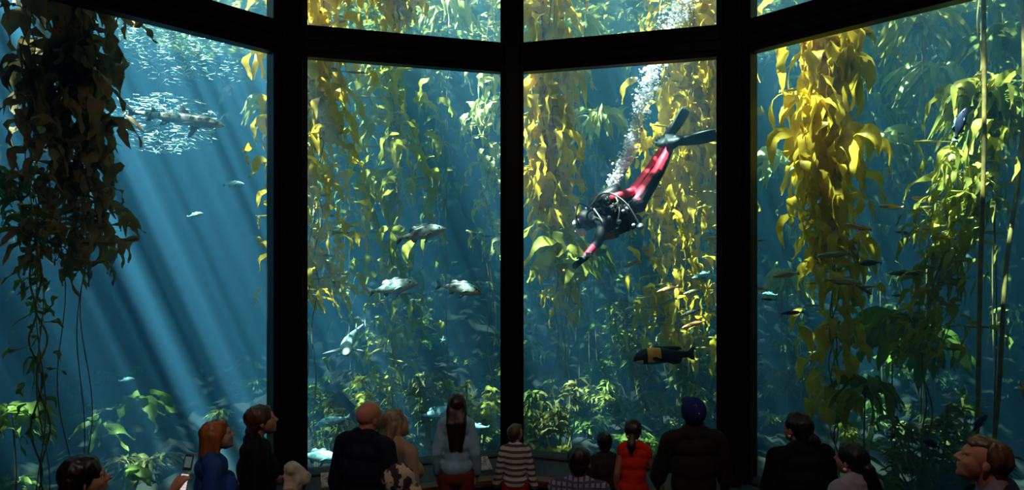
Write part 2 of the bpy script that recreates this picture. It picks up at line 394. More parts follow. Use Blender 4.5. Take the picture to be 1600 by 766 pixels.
# third pane
kelp([(858, -60), (862, 110), (858, 200), (862, 280), (868, 340), (876, 410), (880, 500)], 8.75, 420, (.30, .55), (.09, .16), .34, 'gold', 'bright golden kelp hanging just right of the centre mullion', 31, stems=3, lean=.22, dens=lambda g: g.random() ** 1.5)
kelp([(872, 355), (880, 400), (888, 430)], 8.5, 24, (.45, .75), (.13, .20), .18, 'olive', 'cluster of large yellow green blades reaching under the outstretched hand of the diver', 32, stems=1, lean=.9, floats=False)
kelp([(1085, -60), (1080, 60), (1078, 160), (1070, 260), (1060, 360), (1062, 470), (1060, 560)], 9.2, 760, (.32, .56), (.10, .18), .80, 'gold', 'massive golden green kelp column behind the fins of the diver', 33, stems=4, lean=.3)
# fourth pane
kelp([(1300, 40), (1292, 110), (1290, 190), (1285, 260), (1300, 340), (1305, 440), (1302, 540), (1305, 640)], 7.2, 400, (.34, .56), (.11, .19), .40, 'gold', 'large golden kelp hanging in thick folds left in the rightmost pane', 41, stems=3, lean=.16, dens=lambda g: g.random() ** 1.3, ruffle=.6)
kelp([(1525, -60), (1530, 60), (1535, 150), (1510, 250), (1490, 340), (1462, 440), (1440, 560)], 6.6, 420, (.26, .46), (.05, .10), .42, 'olive', 'dense olive kelp curtain slanting down at the far right', 42, stems=2, lean=.25, droop=(-.25, 0, -1), dens=lambda g: .28 + .72 * g.random())
for i, (x0, x1) in enumerate(((1536, 1532), (1597, 1572))):
    t = link('kelp_stalk', mesh('stalk', *tube_arrays([p for p in spline([P(x0, -80, 6.2 + .2 * i), P(x0 + 2, 200, 6.2 + .2 * i), P(x1, 420, 6.2 + .2 * i), P(x1 - 4 - 8 * i, 620, 6.2 + .2 * i), Vector((P(x1 - 10, 700, 6.2).x, 6.2 + .2 * i, bed(5, 6.2) - .1))], 30)], .02, 8)), stipe_m)
    tag(t, ('straight bare kelp stalk rising beside the slanting kelp at far right', 'thicker curved bare kelp stalk, the last one before the right edge')[i], 'kelp stalk')

# drooping crowns: clusters of long blades radiating from one point
def crown(x, y, D, n, L, W, color, label, seed, group=None, arch=.5, name='kelp_frond', wide=1.0):
    rg = random.Random(seed); c = P(x, y, D)
    gz = bed(c.x, c.y)
    root = empty(name, (c.x, c.y, gz), label, 'kelp', group)
    b0 = Vector((c.x, c.y, gz))
    a = Acc(); a.add(tube_arrays([p - b0 for p in spline([b0 - Vector((0, 0, .05)), b0 + (c - b0) * .5 + Vector((rg.uniform(-.08, .08), 0, 0)), c], 14)], .007, 6)); a.build('stipe', stipe_m, root)
    f = Acc()
    for k in range(n):
        ang = rg.uniform(0, 6.28)
        out = Vector((math.cos(ang) * wide, math.sin(ang), arch + rg.uniform(-.3, .3)))
        st = c + Vector((rg.uniform(-.1, .1), rg.uniform(-.1, .1), rg.uniform(-.12, .06)))
        f.add(blade_arrays(rg, st - b0, out, Vector((math.cos(ang) * .5 * wide, math.sin(ang) * .4, -1)), rg.uniform(*L), rg.uniform(*W), 9, .7, rg.uniform(-.5, .5)))
    f.build('foliage', kelp_mats[color], root)
    return root
crown(1380, 218, 9.6, 26, (.45, .8), (.10, .17), 'pale', 'pale drooping kelp crown hanging in the gap right of the large golden kelp', 51)
crown(1215, 250, 10.2, 26, (.4, .8), (.09, .15), 'pale', 'pale kelp crown close to the right-hand thick mullion', 52)
crown(1460, 110, 10.0, 60, (.5, .95), (.07, .13), 'pale', 'arching pale kelp spray high behind the bare stalk on the right', 53, wide=1.4)
crown(1440, 30, 8.6, 36, (.5, .9), (.08, .13), 'olive', 'green kelp crown at the top of the rightmost pane under the transom', 54, wide=1.4)
crown(1560, 60, 7.6, 40, (.4, .7), (.07, .11), 'green', 'green kelp crown in the upper right corner', 55)
crown(1545, 150, 6.6, 70, (.4, .75), (.05, .09), 'green', 'bright green tuft on top of the slanting olive kelp', 56)
crown(935, 180, 10.4, 34, (.4, .75), (.08, .14), 'pale', 'pale kelp crown left of the rising bubbles', 57, wide=1.3)
crown(905, 35, 10.6, 30, (.4, .7), (.08, .13), 'pale', 'pale kelp crown in the small pane right of the centre mullion', 58)
crown(925, 395, 10.0, 30, (.4, .7), (.06, .1), 'green', 'pale green kelp crown under the glove of the diver', 59)
crown(700, 10, 10.0, 30, (.4, .75), (.07, .12), 'pale', 'pale kelp crown in the small pane left of the centre mullion', 60)
crown(1230, 435, 9.6, 34, (.35, .6), (.06, .11), 'pale', 'pale hanging kelp crown low beside the right-hand thick mullion', 61)
crown(415, 160, 9.4, 26, (.3, .6), (.05, .09), 'pale', 'pale kelp spray at the right edge of the leftmost pane', 62)
crown(1395, 505, 7.6, 26, (.45, .8), (.13, .22), 'green', 'broad leaved green kelp low behind the small reef fish', 63, wide=1.4)
crown(1440, 530, 8.2, 34, (.4, .8), (.12, .2), 'green', 'broad leaved green kelp at the foot of the slanting curtain', 64, wide=1.4)
crown(1352, 605, 7.0, 16, (.4, .7), (.07, .12), 'green', 'small bright green kelp arching over the dark hollow on the right', 65, wide=1.5)
crown(220, 622, 8.0, 6, (.35, .55), (.11, .18), 'green', 'low green kelp with broad blades above the woman with the phone', 66, wide=1.6, arch=.3)
crown(150, 660, 7.4, 6, (.3, .45), (.07, .12), 'green', 'low bright green kelp blade arc left of the broad leaved one', 67, wide=1.5, arch=.4)
crown(205, 735, 6.8, 5, (.25, .4), (.08, .13), 'green', 'green kelp frond just right of the face of the woman with the phone', 68, wide=1.4)
crown(20, 650, 6.0, 20, (.3, .5), (.06, .1), 'green', 'short green kelp frond in the lower left corner', 69, wide=1.4)

# pale distant plants
far = [(470, 9, 'pale'), (545, 11.6, 'olive'), (690, 13.6, 'olive'), (835, 11.8, 'pale'), (905, 12.2, 'olive'), (985, 13.4, 'olive'),
       (1110, 12.0, 'pale'), (1255, 12.2, 'pale'), (1350, 12.2, 'olive'), (1400, 11.6, 'olive'), (1455, 12.6, 'pale'), (1560, 10.8, 'olive'), (-20, 10.5, 'brown'), (60, 9.0, 'brown')]
frg = random.Random(77)
for i, (x, D, col) in enumerate(far):
    xo = frg.uniform(-12, 12)
    kelp([(x, -120 + 30 * frg.random()), (x + xo, 120), (x - xo, 330), (x + frg.uniform(-15, 15), 560)], D + .2, 150 if x > 400 else 60, (.3, .5), (.07, .13), .5, col,
         'distant blurred kelp plant rising through the blue water at the back of the tank', 200 + i, group='distant kelp at the back of the tank', stems=2, lean=.4, floats=False, stem_r=.005)

# understory bushes on the bed and on the boulders
ur = random.Random(5)
und = []
for (xa, xb, ya, yb, Da, Db, n) in ((480, 790, 560, 690, 8.0, 11.5, 16), (822, 1125, 560, 700, 7.8, 11.5, 24), (900, 1110, 430, 560, 9.5, 12.5, 12), (1180, 1300, 560, 700, 8.0, 11.5, 8), (1300, 1600, 600, 740, 7.0, 11, 14), (-20, 420, 720, 760, 6.5, 8, 4), (480, 620, 560, 640, 8.5, 10, 5), (480, 1125, 560, 610, 11.5, 15, 26), (1180, 1480, 570, 640, 11, 15, 16), (60, 420, 600, 680, 9.5, 14, 9)):
    for k in range(n):
        und.append((ur.uniform(xa, xb), ur.uniform(ya, yb), ur.uniform(Da, Db)))
for i, (x, y, D) in enumerate(und):
    c = P(x, y, D); gz = bed(c.x, c.y); h = max(.25, c.z - gz); c.z = gz + h
    rg = random.Random(900 + i); b0 = Vector((c.x, c.y, gz - .03))
    root = empty('understory_kelp', b0, 'low bushy understory kelp growing on the rocky bed of the tank', 'kelp', 'understory kelp on the tank bed')
    a = Acc(); f = Acc()
    for s in range(3):
        tip = Vector((rg.uniform(-.3, .3), rg.uniform(-.3, .3), h * rg.uniform(.7, 1.05)))
        a.add(tube_arrays(spline([(0, 0, 0), tip * .5 + Vector((rg.uniform(-.1, .1), 0, 0)), tip], 8), .012, 5))
        for k in range(36):
            q = tip * rg.uniform(.5, 1.0); ang = rg.uniform(0, 6.28)
            f.add(blade_arrays(rg, q, (math.cos(ang), math.sin(ang), rg.uniform(-.1, .9)), (math.cos(ang) * .7, math.sin(ang) * .7, -rg.uniform(.2, 1)), rg.uniform(.11, .25), rg.uniform(.028, .06), 6, .8, rg.uniform(-.5, .5)))
    a.build('stipe', stipe_m, root); f.build('foliage', kelp_mats[('green', 'under', 'green', 'under', 'olive')[i % 5]], root)

# added kelp canopy shading the tank, thinned above the clear water on the left
cg = random.Random(3); cp = Acc(); nb = 0
for k in range(12500):
    x = cg.uniform(-TX, TX); y = cg.uniform(4.2, BACK)
    if x < -7.2: p = .75
    elif x < -4.4: p = .10
    elif x < -3.2: p = .55 if y > 9 else .2
    else: p = .72 if y > 9.6 else .30 if y > 8.9 else .10
    if x > 2.8 and y > 8.2: p = .72
    if x > 4.0: p = .85
    if x > 5.0: p = 1.0
    if y > 12: p = max(p, .6)
    if cg.random() > p: continue
    a = cg.uniform(0, 6.28); d = Vector((math.cos(a), math.sin(a), 0))
    cp.add(blade_arrays(cg, (x, y, WZ1 - .03 - cg.random() * .15), d, d + Vector((cg.uniform(-.5, .5), cg.uniform(-.5, .5), -.08)), cg.uniform(.35, .7), cg.uniform(.12, .22), 4, .4, 0)); nb += 1
tag(cp.build('added_shade_canopy', kelp_mats['olive']), 'added mat of kelp blades shading the tank from the water surface', 'shade canopy', kind='stuff')
# added unseen deck shading the strip behind the left-hand panes
dk = link('ceiling_added_shade', prism('shade_slab', [(-TX, 2.8), (-2.6, 2.8), (-2.9, 4.9), (-TX, 4.7)], WZ1 + .7, WZ1 + .85), wall_dark); tag(dk, kind='structure')

# ------------------------------------------------------------------ fish
def fish_mat(name, c1, c2, scale=(6, 6, 6), nscale=5, lo=.4, hi=.6, rough=.35, belly=None, spec=.5):
    """flank colour broken by spots, belly colour below"""
    m = mat(name, c1, rough, color2=c2, scale=nscale, stretch=scale, lo=lo, hi=hi, spec=spec, detail=1.5)
    if belly:
        nt = m.node_tree; N = nt.nodes; L = nt.links; b = N['Principled BSDF']
        src = b.inputs['Base Color'].links[0].from_socket
        tc = N.new('ShaderNodeTexCoord'); sx = N.new('ShaderNodeSeparateXYZ'); L.new(tc.outputs['Generated'], sx.inputs[0])
        r = N.new('ShaderNodeValToRGB'); r.color_ramp.elements[0].position = .25; r.color_ramp.elements[1].position = .5
        L.new(sx.outputs['Z'], r.inputs[0]); mx = N.new('ShaderNodeMix'); mx.data_type = 'RGBA'
        L.new(r.outputs[0], mx.inputs[0]); mx.inputs[6].default_value = (*belly, 1); L.new(src, mx.inputs[7]); L.new(mx.outputs[2], b.inputs['Base Color'])
    return m
eye_m = mat('dark_fish_eye', (0.01, 0.01, 0.01), 0.1, spec=.8)

def loft(stations, n=16, L=1.0, bend=0.0):
    """stations (x, z centre, half height, half width), x from tail 0 to nose 1; superelliptic sections, closed ends"""
    V = []; Fc = []; m = len(stations)
    for (x, zc, hh, hw) in stations:
        yb = bend * (1 - x) ** 2
        for k in range(n):
            th = 2 * math.pi * k / n; V.append(((x - .5) * L, (yb + hw * math.cos(th)) * L, (zc + hh * math.sin(th)) * L))
    for i in range(m - 1):
        for k in range(n): Fc.append((i * n + k, (i + 1) * n + k, (i + 1) * n + (k + 1) % n, i * n + (k + 1) % n))
    Fc.append(tuple(range(n))); Fc.append(tuple(range((m - 1) * n, m * n))[::-1])
    return V, Fc

def fin_arrays(outline, th=0.004, L=1.0, org=(0, 0, 0), rot=None):
    """a fin: outline in x,z, lens-thick, ribbed"""
    c = Vector((sum(p[0] for p in outline) / len(outline), 0, sum(p[1] for p in outline) / len(outline)))
    V = [Vector((p[0], 0, p[1])) for p in outline] + [c + Vector((0, th, 0)), c - Vector((0, th, 0))]
    n = len(outline)
    Fc = [(i, (i + 1) % n, n) for i in range(n)] + [((i + 1) % n, i, n + 1) for i in range(n)]
    if rot is not None: V = [rot @ v for v in V]
    return [(v + Vector(org)) * L for v in V], Fc

def ball(c, r, n=8, m=12):
    r = Vector(r) if not isinstance(r, (int, float)) else Vector((r, r, r)); c = Vector(c); V = []; Fc = []
    for j in range(1, n):
        ph = math.pi * j / n
        for i in range(m):
            th = 2 * math.pi * i / m; V.append(c + Vector((r.x * math.sin(ph) * math.cos(th), r.y * math.sin(ph) * math.sin(th), r.z * math.cos(ph))))
    V += [c + Vector((0, 0, r.z)), c - Vector((0, 0, r.z))]; t = len(V) - 2
    for j in range(n - 2):
        for i in range(m): Fc.append((j * m + i, j * m + (i + 1) % m, (j + 1) * m + (i + 1) % m, (j + 1) * m + i)[::-1])
    for i in range(m):
        Fc.append((t, i, (i + 1) % m)); Fc.append((t + 1, (n - 2) * m + (i + 1) % m, (n - 2) * m + i))
    return V, Fc

# every builder makes the fish nose towards +X, 1 unit long
def basic_fish(name, body_st, fins, m, fin_m, pect=None, eye=(.38, .012, .03), eye_r=.014, bend=0.0, body_w=None, eye_w=None, th=.006):
    root = empty(name, (0, 0, 0))
    V, Fc = loft(body_st, 18, 1.0, bend); link('body', mesh('body', V, Fc), m, root)
    for nm, out in fins:
        yb = bend * (1 - (sum(p[0] for p in out) / len(out) + .5)) ** 2
        V, Fc = fin_arrays(out, th, 1, (0, yb, 0)); link(nm, mesh(nm, V, Fc), fin_m, root)
    if pect:
        for s in (1, -1):
            V, Fc = fin_arrays(pect['out'], th, 1, (pect['at'][0], s * pect['at'][1], pect['at'][2]), Euler((s * pect.get('roll', .9), 0, s * pect.get('yaw', .5))).to_matrix())
            link('pectoral_fin', mesh('pectoral', V, Fc), fin_m, root)
    for s in (1, -1):
        V, Fc = ball((eye[0], s * eye[2], eye[1]), eye_r, 6, 8); link('eye', mesh('eye', V, Fc), eye_m, root)
    return root

def fish_copy(proto):
    r = proto.copy(); C.objects.link(r)
    for ch in proto.children:
        c = ch.copy(); C.objects.link(c); c.parent = r
    return r
used_proto = set()
def place_fish(proto, x, y, D, length_px, ang, label, cat='fish', group=None, yaw=0.0, flip=False, roll=0.0, scale_z=1.0, name=None):
    """ang: degrees nose up; flip: nose to the left; yaw: turned towards the viewer"""
    if proto.name in used_proto: r = fish_copy(proto)
    else: used_proto.add(proto.name); r = proto
    Lr = length_px / F * D / max(.2, math.cos(R(yaw)))
    r.location = P(x, y, D)
    base = Matrix.Rotation(math.pi, 4, 'Z') if flip else Matrix.Identity(4)
    rot = Matrix.Rotation(R(-yaw if not flip else yaw), 4, 'Z') @ Matrix.Rotation(R(-ang if not flip else ang), 4, 'Y') @ base @ Matrix.Rotation(R(roll), 4, 'X')
    r.rotation_euler = rot.to_euler(); r.scale = (Lr, Lr, Lr * scale_z)
    for k in ('label', 'category', 'group'):
        if k in r: del r[k]
    tag(r, label, cat, group)
    return r

bass_m = fish_mat('kelp_bass_skin', (0.46, 0.68, 0.60), (0.08, 0.17, 0.17), (1, 1, 1), 11, .42, .56, belly=(.50, .60, .54))
bass_fin = mat('grey_green_fin', (0.45, 0.60, 0.55), .5, var=.5, scale=20, trans=.25)
bass_st = [(.10, 0, .034, .012), (.16, 0, .036, .018), (.26, 0, .062, .032), (.40, .002, .105, .05), (.55, .006, .135, .062), (.68, .006, .135, .066), (.80, 0, .11, .06), (.88, -.008, .078, .048), (.95, -.018, .042, .032), (.995, -.024, .012, .012)]
bass_fins = [('tail_fin', [(-.385, .03), (-.45, .075), (-.51, .105), (-.485, 0), (-.51, -.105), (-.45, -.075), (-.385, -.03)]),
             ('dorsal_fin', [(.20, .125), (.14, .175), (.06, .18), (.0, .15), (-.05, .148), (-.10, .172), (-.17, .155), (-.24, .055), (-.1, .09), (.05, .12)]),
             ('anal_fin', [(-.10, -.09), (-.13, -.15), (-.19, -.145), (-.23, -.055)]),
             ('pelvic_fin', [(.13, -.12), (.05, -.20), (.01, -.19), (.06, -.115)])]
bass = basic_fish('kelp_bass', bass_st, bass_fins, bass_m, bass_fin, {'out': [(0, .02), (-.06, .03), (-.15, -.01), (-.16, -.05), (-.08, -.05), (0, -.02)], 'at': (.20, .06, -.03), 'roll': -.5, 'yaw': -.5}, (.37, .035, .042), .016)
place_fish(bass, 658, 365, 7.05, 78, 14, 'grey green spotted bass, the topmost of the three swimming in the second pane', 'fish', yaw=-12)
place_fish(bass, 614, 449, 7.0, 80, 12, 'grey green spotted bass at lower left of the three in the second pane', 'fish', yaw=8)
place_fish(bass, 718, 451, 7.1, 74, -8, 'grey green spotted bass at lower right of the three in the second pane', 'fish', yaw=6)
teal_m = fish_mat('turquoise_rockfish_skin', (0.45, 0.85, 0.85), (0.12, 0.40, 0.42), (1, 1, 1), 8, .35, .55, belly=(.5, .7, .65))
teal = basic_fish('rockfish', bass_st, bass_fins, teal_m, mat('turquoise_fin', (0.25, 0.5, 0.5), .5, var=.4, trans=.2), {'out': [(0, .02), (-.06, .04), (-.17, -.01), (-.16, -.05), (-.08, -.05), (0, -.02)], 'at': (.2, .06, -.03), 'roll': -.5, 'yaw': -.5}, (.37, .035, .042), .017)
place_fish(teal, 499, 714, 6.75, 66, -4, 'turquoise spotted rockfish resting at the foot of the second pane beside the thick mullion', scale_z=1.15)
place_fish(teal, 683, 645, 7.7, 58, 12, 'turquoise rockfish swimming just behind the girl in the light blue top')
place_fish(teal, 745, 668, 7.6, 40, 0, 'small turquoise fish at the right side of the girl in light blue', flip=True)
place_fish(teal, 520, 658, 7.7, 56, -12, 'pale green rockfish left of the bald head', flip=True)
place_fish(teal, 1104, 432, 8.2, 46, -4, 'turquoise fish near the right edge of the third pane', flip=True)
place_fish(teal, 1113, 364, 8.3, 30, 0, 'blue green fish half hidden at right edge of third pane above the turquoise one', flip=True)
place_fish(teal, 1203, 460, 8.0, 24, 8, 'small turquoise fish low beside the right-hand thick mullion', flip=True)
place_fish(teal, 1522, 320, 7.0, 20, 20, 'small turquoise fish between the slanting kelp and the bare stalks, the upper one')
place_fish(teal, 1508, 400, 7.0, 30, -28, 'slim turquoise fish at the edge of the slanting kelp, the lower one')
place_fish(teal, 305, 336, 8.2, 26, 14, 'tiny turquoise fish alone in the light shafts')
place_fish(teal, 365, 288, 8.6, 34, 4, 'pale fish drifting in open water right of the light shafts')
place_fish(teal, 198, 594, 7.4, 26, 10, 'small pale fish low in the leftmost pane above the broad leaved kelp')
place_fish(teal, 1382, 700, 5.9, 22, 0, 'small bluish fish near the bed at lower right', flip=True)
orange_m = fish_mat('orange_reef_fish_skin', (0.60, 0.22, 0.06), (0.35, 0.14, 0.05), (1, 1, 1), 5, .4, .6)
slim_st = [(.10, 0, .022, .010), (.2, 0, .034, .02), (.35, 0, .062, .036), (.55, 0, .082, .045), (.72, 0, .08, .045), (.86, -.002, .058, .036), (.95, -.008, .032, .022), (.995, -.012, .008, .008)]
slim_fins = [('tail_fin', [(-.385, .02), (-.46, .06), (-.5, .065), (-.49, 0), (-.5, -.065), (-.46, -.06), (-.385, -.02)]),
             ('dorsal_fin', [(.22, .07), (.12, .105), (-.1, .10), (-.28, .065), (-.3, .025), (0, .06)]),
             ('anal_fin', [(0, -.07), (-.06, -.10), (-.26, -.065), (-.28, -.025), (-.1, -.05)])]
pec = {'out': [(0, .015), (-.05, .02), (-.1, -.01), (-.06, -.03), (0, -.015)], 'at': (.22, .042, -.01), 'roll': -.5, 'yaw': -.5}
def slim(name, c1, c2, belly=None):
    return basic_fish(name, slim_st, slim_fins, fish_mat(name + '_skin', c1, c2, (.6, 1, 2), 4, .4, .6, belly=belly), mat(name + '_fin', c1, .5, var=.4, trans=.2), pec, (.40, .012, .028), .012)
senor = slim('slender_wrasse', (0.90, 0.46, 0.18), (0.55, 0.26, 0.10), (.95, .7, .4))
dusky = slim('dusky_perch', (0.10, 0.10, 0.09), (0.05, 0.055, 0.06), (.16, .14, .11))
olive = slim('olive_perch', (0.55, 0.52, 0.28), (0.3, 0.3, 0.15), (.7, .65, .42))
gG = 'slender orange brown fish on the right'
sl = [(1392, 323, 6.8, 44, 3, senor, True, 'pale orange fish with dark tail, the brightest one right of the large golden kelp'),
      (1450, 313, 6.9, 50, 10, senor, True, 'orange brown fish swimming just right of the brightest one'),
      (1475, 273, 7.0, 48, 8, olive, True, 'olive fish passing in front of the slanting kelp, the highest of its kind'),
      (1340, 355, 6.5, 44, 12, senor, True, 'brown fish crossing the large golden kelp at mid height'),
      (1303, 398, 6.6, 52, -6, olive, True, 'olive yellow fish crossing the golden kelp below the brown one'),
      (1318, 440, 6.6, 60, -4, olive, False, 'long olive fish crossing the dark lower part of the golden kelp'),
      (1350, 453, 6.6, 28, -32, dusky, False, 'dark fish tilted downwards right of the golden kelp'),
      (1228, 430, 7.0, 42, -8, senor, True, 'orange fish in front of the pale kelp crown by the mullion'),
      (1238, 489, 6.8, 36, -4, dusky, True, 'dark slim fish alone in open blue water below the pale crown'),
      (1416, 428, 6.7, 54, 2, dusky, True, 'long dark fish left of the slanting kelp'),
      (1405, 462, 7.2, 24, 0, dusky, False, 'small dark fish under the long dark one'),
      (1412, 364, 7.2, 28, 8, dusky, True, 'small dark fish above the long dark one'),
      (1452, 360, 7.2, 30, 6, olive, True, 'faint olive fish beside the edge of the slanting kelp'),
      (1548, 363, 7.0, 40, 4, olive, True, 'yellow olive fish behind the bare stalks'),
      (1186, 376, 6.9, 18, 0, olive, True, 'little olive fish peeking out right of the thick mullion, the upper one'),
      (1188, 451, 6.6, 24, -6, senor, False, 'orange fish cut by the thick mullion'),
      (1200, 468, 7.0, 22, 4, dusky, True, 'small brown fish just under the turquoise one by the mullion'),
      (1184, 554, 7.0, 18, -6, olive, True, 'little olive fish peeking out right of the thick mullion, the lowest'),
      (1270, 478, 7.3, 20, -4, olive, True, 'tiny olive fish right of the dark slim one'),
      (1043, 452, 7.8, 36, -14, senor, True, 'brown fish in front of the golden column under the diver'),
      (1082, 456, 7.8, 32, -14, olive, True, 'pale olive fish right of the brown one under the diver'),
      (1042, 473, 8.0, 34, -24, olive, True, 'grey green fish sloping down below the brown one under the diver'),
      (1078, 489, 7.9, 34, -18, dusky, True, 'dark reddish fish low in the third pane'),
      (1084, 507, 7.8, 40, -14, senor, True, 'bright orange fish above the black and orange sheephead'),
      (990, 412, 8.0, 34, -20, olive, True, 'small olive fish right of the glove of the diver'),
      (1240, 371, 8.6, 14, 0, olive, True, 'tiny pale fish in open water left of the golden kelp'),
      (762, 369, 8.6, 18, 0, dusky, False, 'tiny dark fish near the right edge of the second pane'),
      (528, 640, 7.6, 26, 4, senor, False, 'reddish fish above the pale green rockfish at the lower left of the second pane')]
for i, (x, y, D, lp, a, pr, fl, lb) in enumerate(sl):
    place_fish(pr, x, y, D, lp, a, lb, flip=fl, yaw=random.Random(i).uniform(-12, 12))
# black-smith like fish: dark with a blue edge
blue = basic_fish('damselfish', bass_st, bass_fins, fish_mat('blue_black_skin', (0.03, 0.05, 0.10), (0.01, 0.02, 0.04), (1, 1, 1), 4), mat('pale_blue_fin', (0.25, 0.5, 0.6), .5, var=.3), {'out': [(0, .02), (-.06, .04), (-.17, -.01), (-.16, -.05), (-.08, -.05), (0, -.02)], 'at': (.2, .06, -.03), 'roll': .9, 'yaw': .3}, (.37, .035, .042), .017)
place_fish(blue, 1500, 195, 6.2, 52, 75, 'dark blue fish with pale blue edge swimming upright in front of the slanting kelp', yaw=20)
place_fish(blue, 1360, 411, 7.0, 36, -4, 'dark blue fish swimming right of the lower golden kelp', flip=True)
place_fish(blue, 1456, 694, 5.6, 30, 25, 'rounded blue grey fish above the bed left of the boy on the right', flip=True, scale_z=1.5)
place_fish(blue, 1530, 662, 5.9, 40, 50, 'large dark fish above the head of the boy on the right', scale_z=1.2)

# sheephead: black head and tail, broad orange middle, white chin
shp_m = [mat('sheephead_black', (0.012, 0.014, 0.022), .35, var=.3), mat('sheephead_orange', (1.0, 0.50, 0.09), .4, color2=(.8, .36, .06), scale=9), mat('sheephead_white_chin', (0.75, 0.75, 0.72), .4), mat('sheephead_grey_belly', (0.22, .22, .16), .5, var=.4)]
shp_st = [(.08, 0, .05, .018), (.16, 0, .052, .022), (.26, 0, .07, .035), (.34, 0, .09, .045), (.42, .002, .108, .055), (.49, .004, .118, .06), (.56, .005, .125, .063), (.63, .006, .13, .066), (.71, .006, .133, .068), (.78, .006, .13, .068), (.85, 0, .118, .064), (.91, -.01, .098, .056), (.96, -.025, .065, .042), (.995, -.04, .025, .02)]
shp = basic_fish('sheephead', shp_st, [('tail_fin', [(-.40, .045), (-.46, .10), (-.52, .115), (-.50, 0), (-.52, -.1), (-.46, -.09), (-.40, -.045)]),
    ('dorsal_fin', [(.18, .12), (.12, .155), (-.1, .145), (-.26, .13), (-.31, .09), (-.2, .06), (0, .10)]), ('anal_fin', [(-.05, -.105), (-.16, -.15), (-.28, -.13), (-.3, -.06)])],
    shp_m, shp_m[0], {'out': [(0, .03), (-.06, .045), (-.14, .0), (-.12, -.05), (-.05, -.05), (0, -.02)], 'at': (.20, .066, -.03), 'roll': -.4, 'yaw': -.5}, (.40, .03, .05), .013)
b = [c for c in shp.children if c.name.startswith('body')][0].data
for p in b.polygons:
    x, z = p.center.x, p.center.z
    if .03 < x < .26 - .15 * max(0, -z): p.material_index = 1 if z > -.07 else 3
    elif x > .36 and z < -.055: p.material_index = 2
place_fish(shp, 1037, 556, 7.3, 98, -2, 'black fish with broad orange middle band and white chin, low in the third pane', 'fish', flip=True, yaw=8)

# leopard shark, side on, nose down to the right
lp_m = fish_mat('leopard_shark_skin', (0.55, 0.55, 0.40), (0.06, 0.06, 0.05), (3.0, 1, 1), 7.0, .46, .52, belly=(.55, .58, .5))
lp_fin = mat('leopard_shark_fin', (0.20, 0.22, 0.20), .5, color2=(.08, .09, .09), scale=9)
sk_st = [(.16, .012, .008, .006), (.24, .004, .017, .011), (.34, 0, .026, .018), (.45, 0, .036, .027), (.56, 0, .047, .037), (.66, 0, .055, .045), (.76, 0, .058, .05), (.84, 0, .054, .051), (.90, -.002, .044, .049), (.95, -.006, .030, .040), (.985, -.010, .016, .024), (1.0, -.012, .005, .008)]
sk_fins = [('tail_fin', [(-.26, .008), (-.36, .045), (-.45, .095), (-.52, .125), (-.50, .09), (-.43, .045), (-.385, .01), (-.37, -.035), (-.33, -.02), (-.26, -.012)]),
           ('first_dorsal_fin', [(.19, .045), (.15, .085), (.10, .125), (.075, .13), (.085, .08), (.085, .045)]),
           ('second_dorsal_fin', [(-.10, .028), (-.15, .065), (-.185, .075), (-.175, .04), (-.18, .018)]),
           ('anal_fin', [(-.12, -.025), (-.16, -.06), (-.20, -.07), (-.19, -.018)]),
           ('pelvic_fin', [(.03, -.04), (-.02, -.085), (-.065, -.09), (-.05, -.035)])]
spec_p = {'out': [(.03, 0), (-.02, -.06), (-.09, -.15), (-.12, -.165), (-.115, -.11), (-.06, 0)], 'at': (.27, .035, -.03), 'roll': .95, 'yaw': 0}
shark = basic_fish('leopard_shark', sk_st, sk_fins, lp_m, lp_fin, spec_p, (.43, .012, .034), .007, bend=.10)
place_fish(shark, 262, 181, 7.6, 172, -9, 'spotted leopard shark swimming right past the silvery ball of fish', 'shark', yaw=-4, roll=-12)
sm2 = fish_mat('grey_blue_shark_skin', (0.42, 0.68, 0.70), (0.34, 0.58, 0.60), (1, 1, 1), 4, belly=(.6, .72, .7))
shark2 = basic_fish('shark', sk_st, sk_fins, sm2, mat('grey_blue_shark_fin', (0.55, 0.75, 0.76), .5, var=.2), {**spec_p, 'roll': 1.15}, (.43, .012, .034), .007, bend=.24)
r = place_fish(shark2, 538, 527, 7.0, 60, 6, 'grey blue shark swimming head on towards the viewer with both side fins spread', 'shark', yaw=0)
r.rotation_euler = (R(0), R(14), R(-74)); r.scale = (.85, 1.2, 1.2)
place_fish(senor, 210, 192, 7.4, 44, -42, 'slim orange brown fish in front of the silvery ball, at the tail of the shark', 'fish')

# silvery bait fish: two dense schools; the 300 largest are things, the rest one mass
sil = mat('silver_sardine', (0.50, 0.80, 0.78), .25, metal=.3, var=.3, spec=.8)
sv, sfc = loft([(.12, 0, .016, .008), (.3, 0, .055, .028), (.6, 0, .085, .045), (.85, 0, .06, .035), (.99, -.005, .01, .01)], 6)
tv, tf = fin_arrays([(-.36, .01), (-.5, .09), (-.45, 0), (-.5, -.09), (-.36, -.01)], .008)
ac = Acc(); ac.add((sv, sfc)); ac.add((tv, tf)); sard = mesh('sardine', ac.V, ac.F); sard.materials.append(sil)
sr = random.Random(12); pts = []
def cloud(cx, cy, D, rx, ry, rz, n, tilt, jit, shell=.55):
    c = P(cx, cy, D); k_ = D / F
    for _ in range(n):
        while True:
            v = Vector((sr.uniform(-1, 1), sr.uniform(-1, 1), sr.uniform(-1, 1)))
            if shell < v.length < 1: break
        p = c + Vector((v.x * rx * k_, v.y * rz, v.z * ry * k_)); p.z += -v.x * tilt
        h = Vector((v.z * .4 + sr.gauss(0, jit) + 1.0, sr.gauss(0, jit), -v.x * .25 + sr.gauss(0, jit * .6) - .12))
        if sr.random() < .15: h.x *= -1
        pts.append((p, h, sr.uniform(.075, .125)))
cloud(254, 194, 8.7, 92, 47, .55, 620, .0, .35)
cloud(255, 70, 9.4, 80, 62, .7, 620, .1, .6, .2)
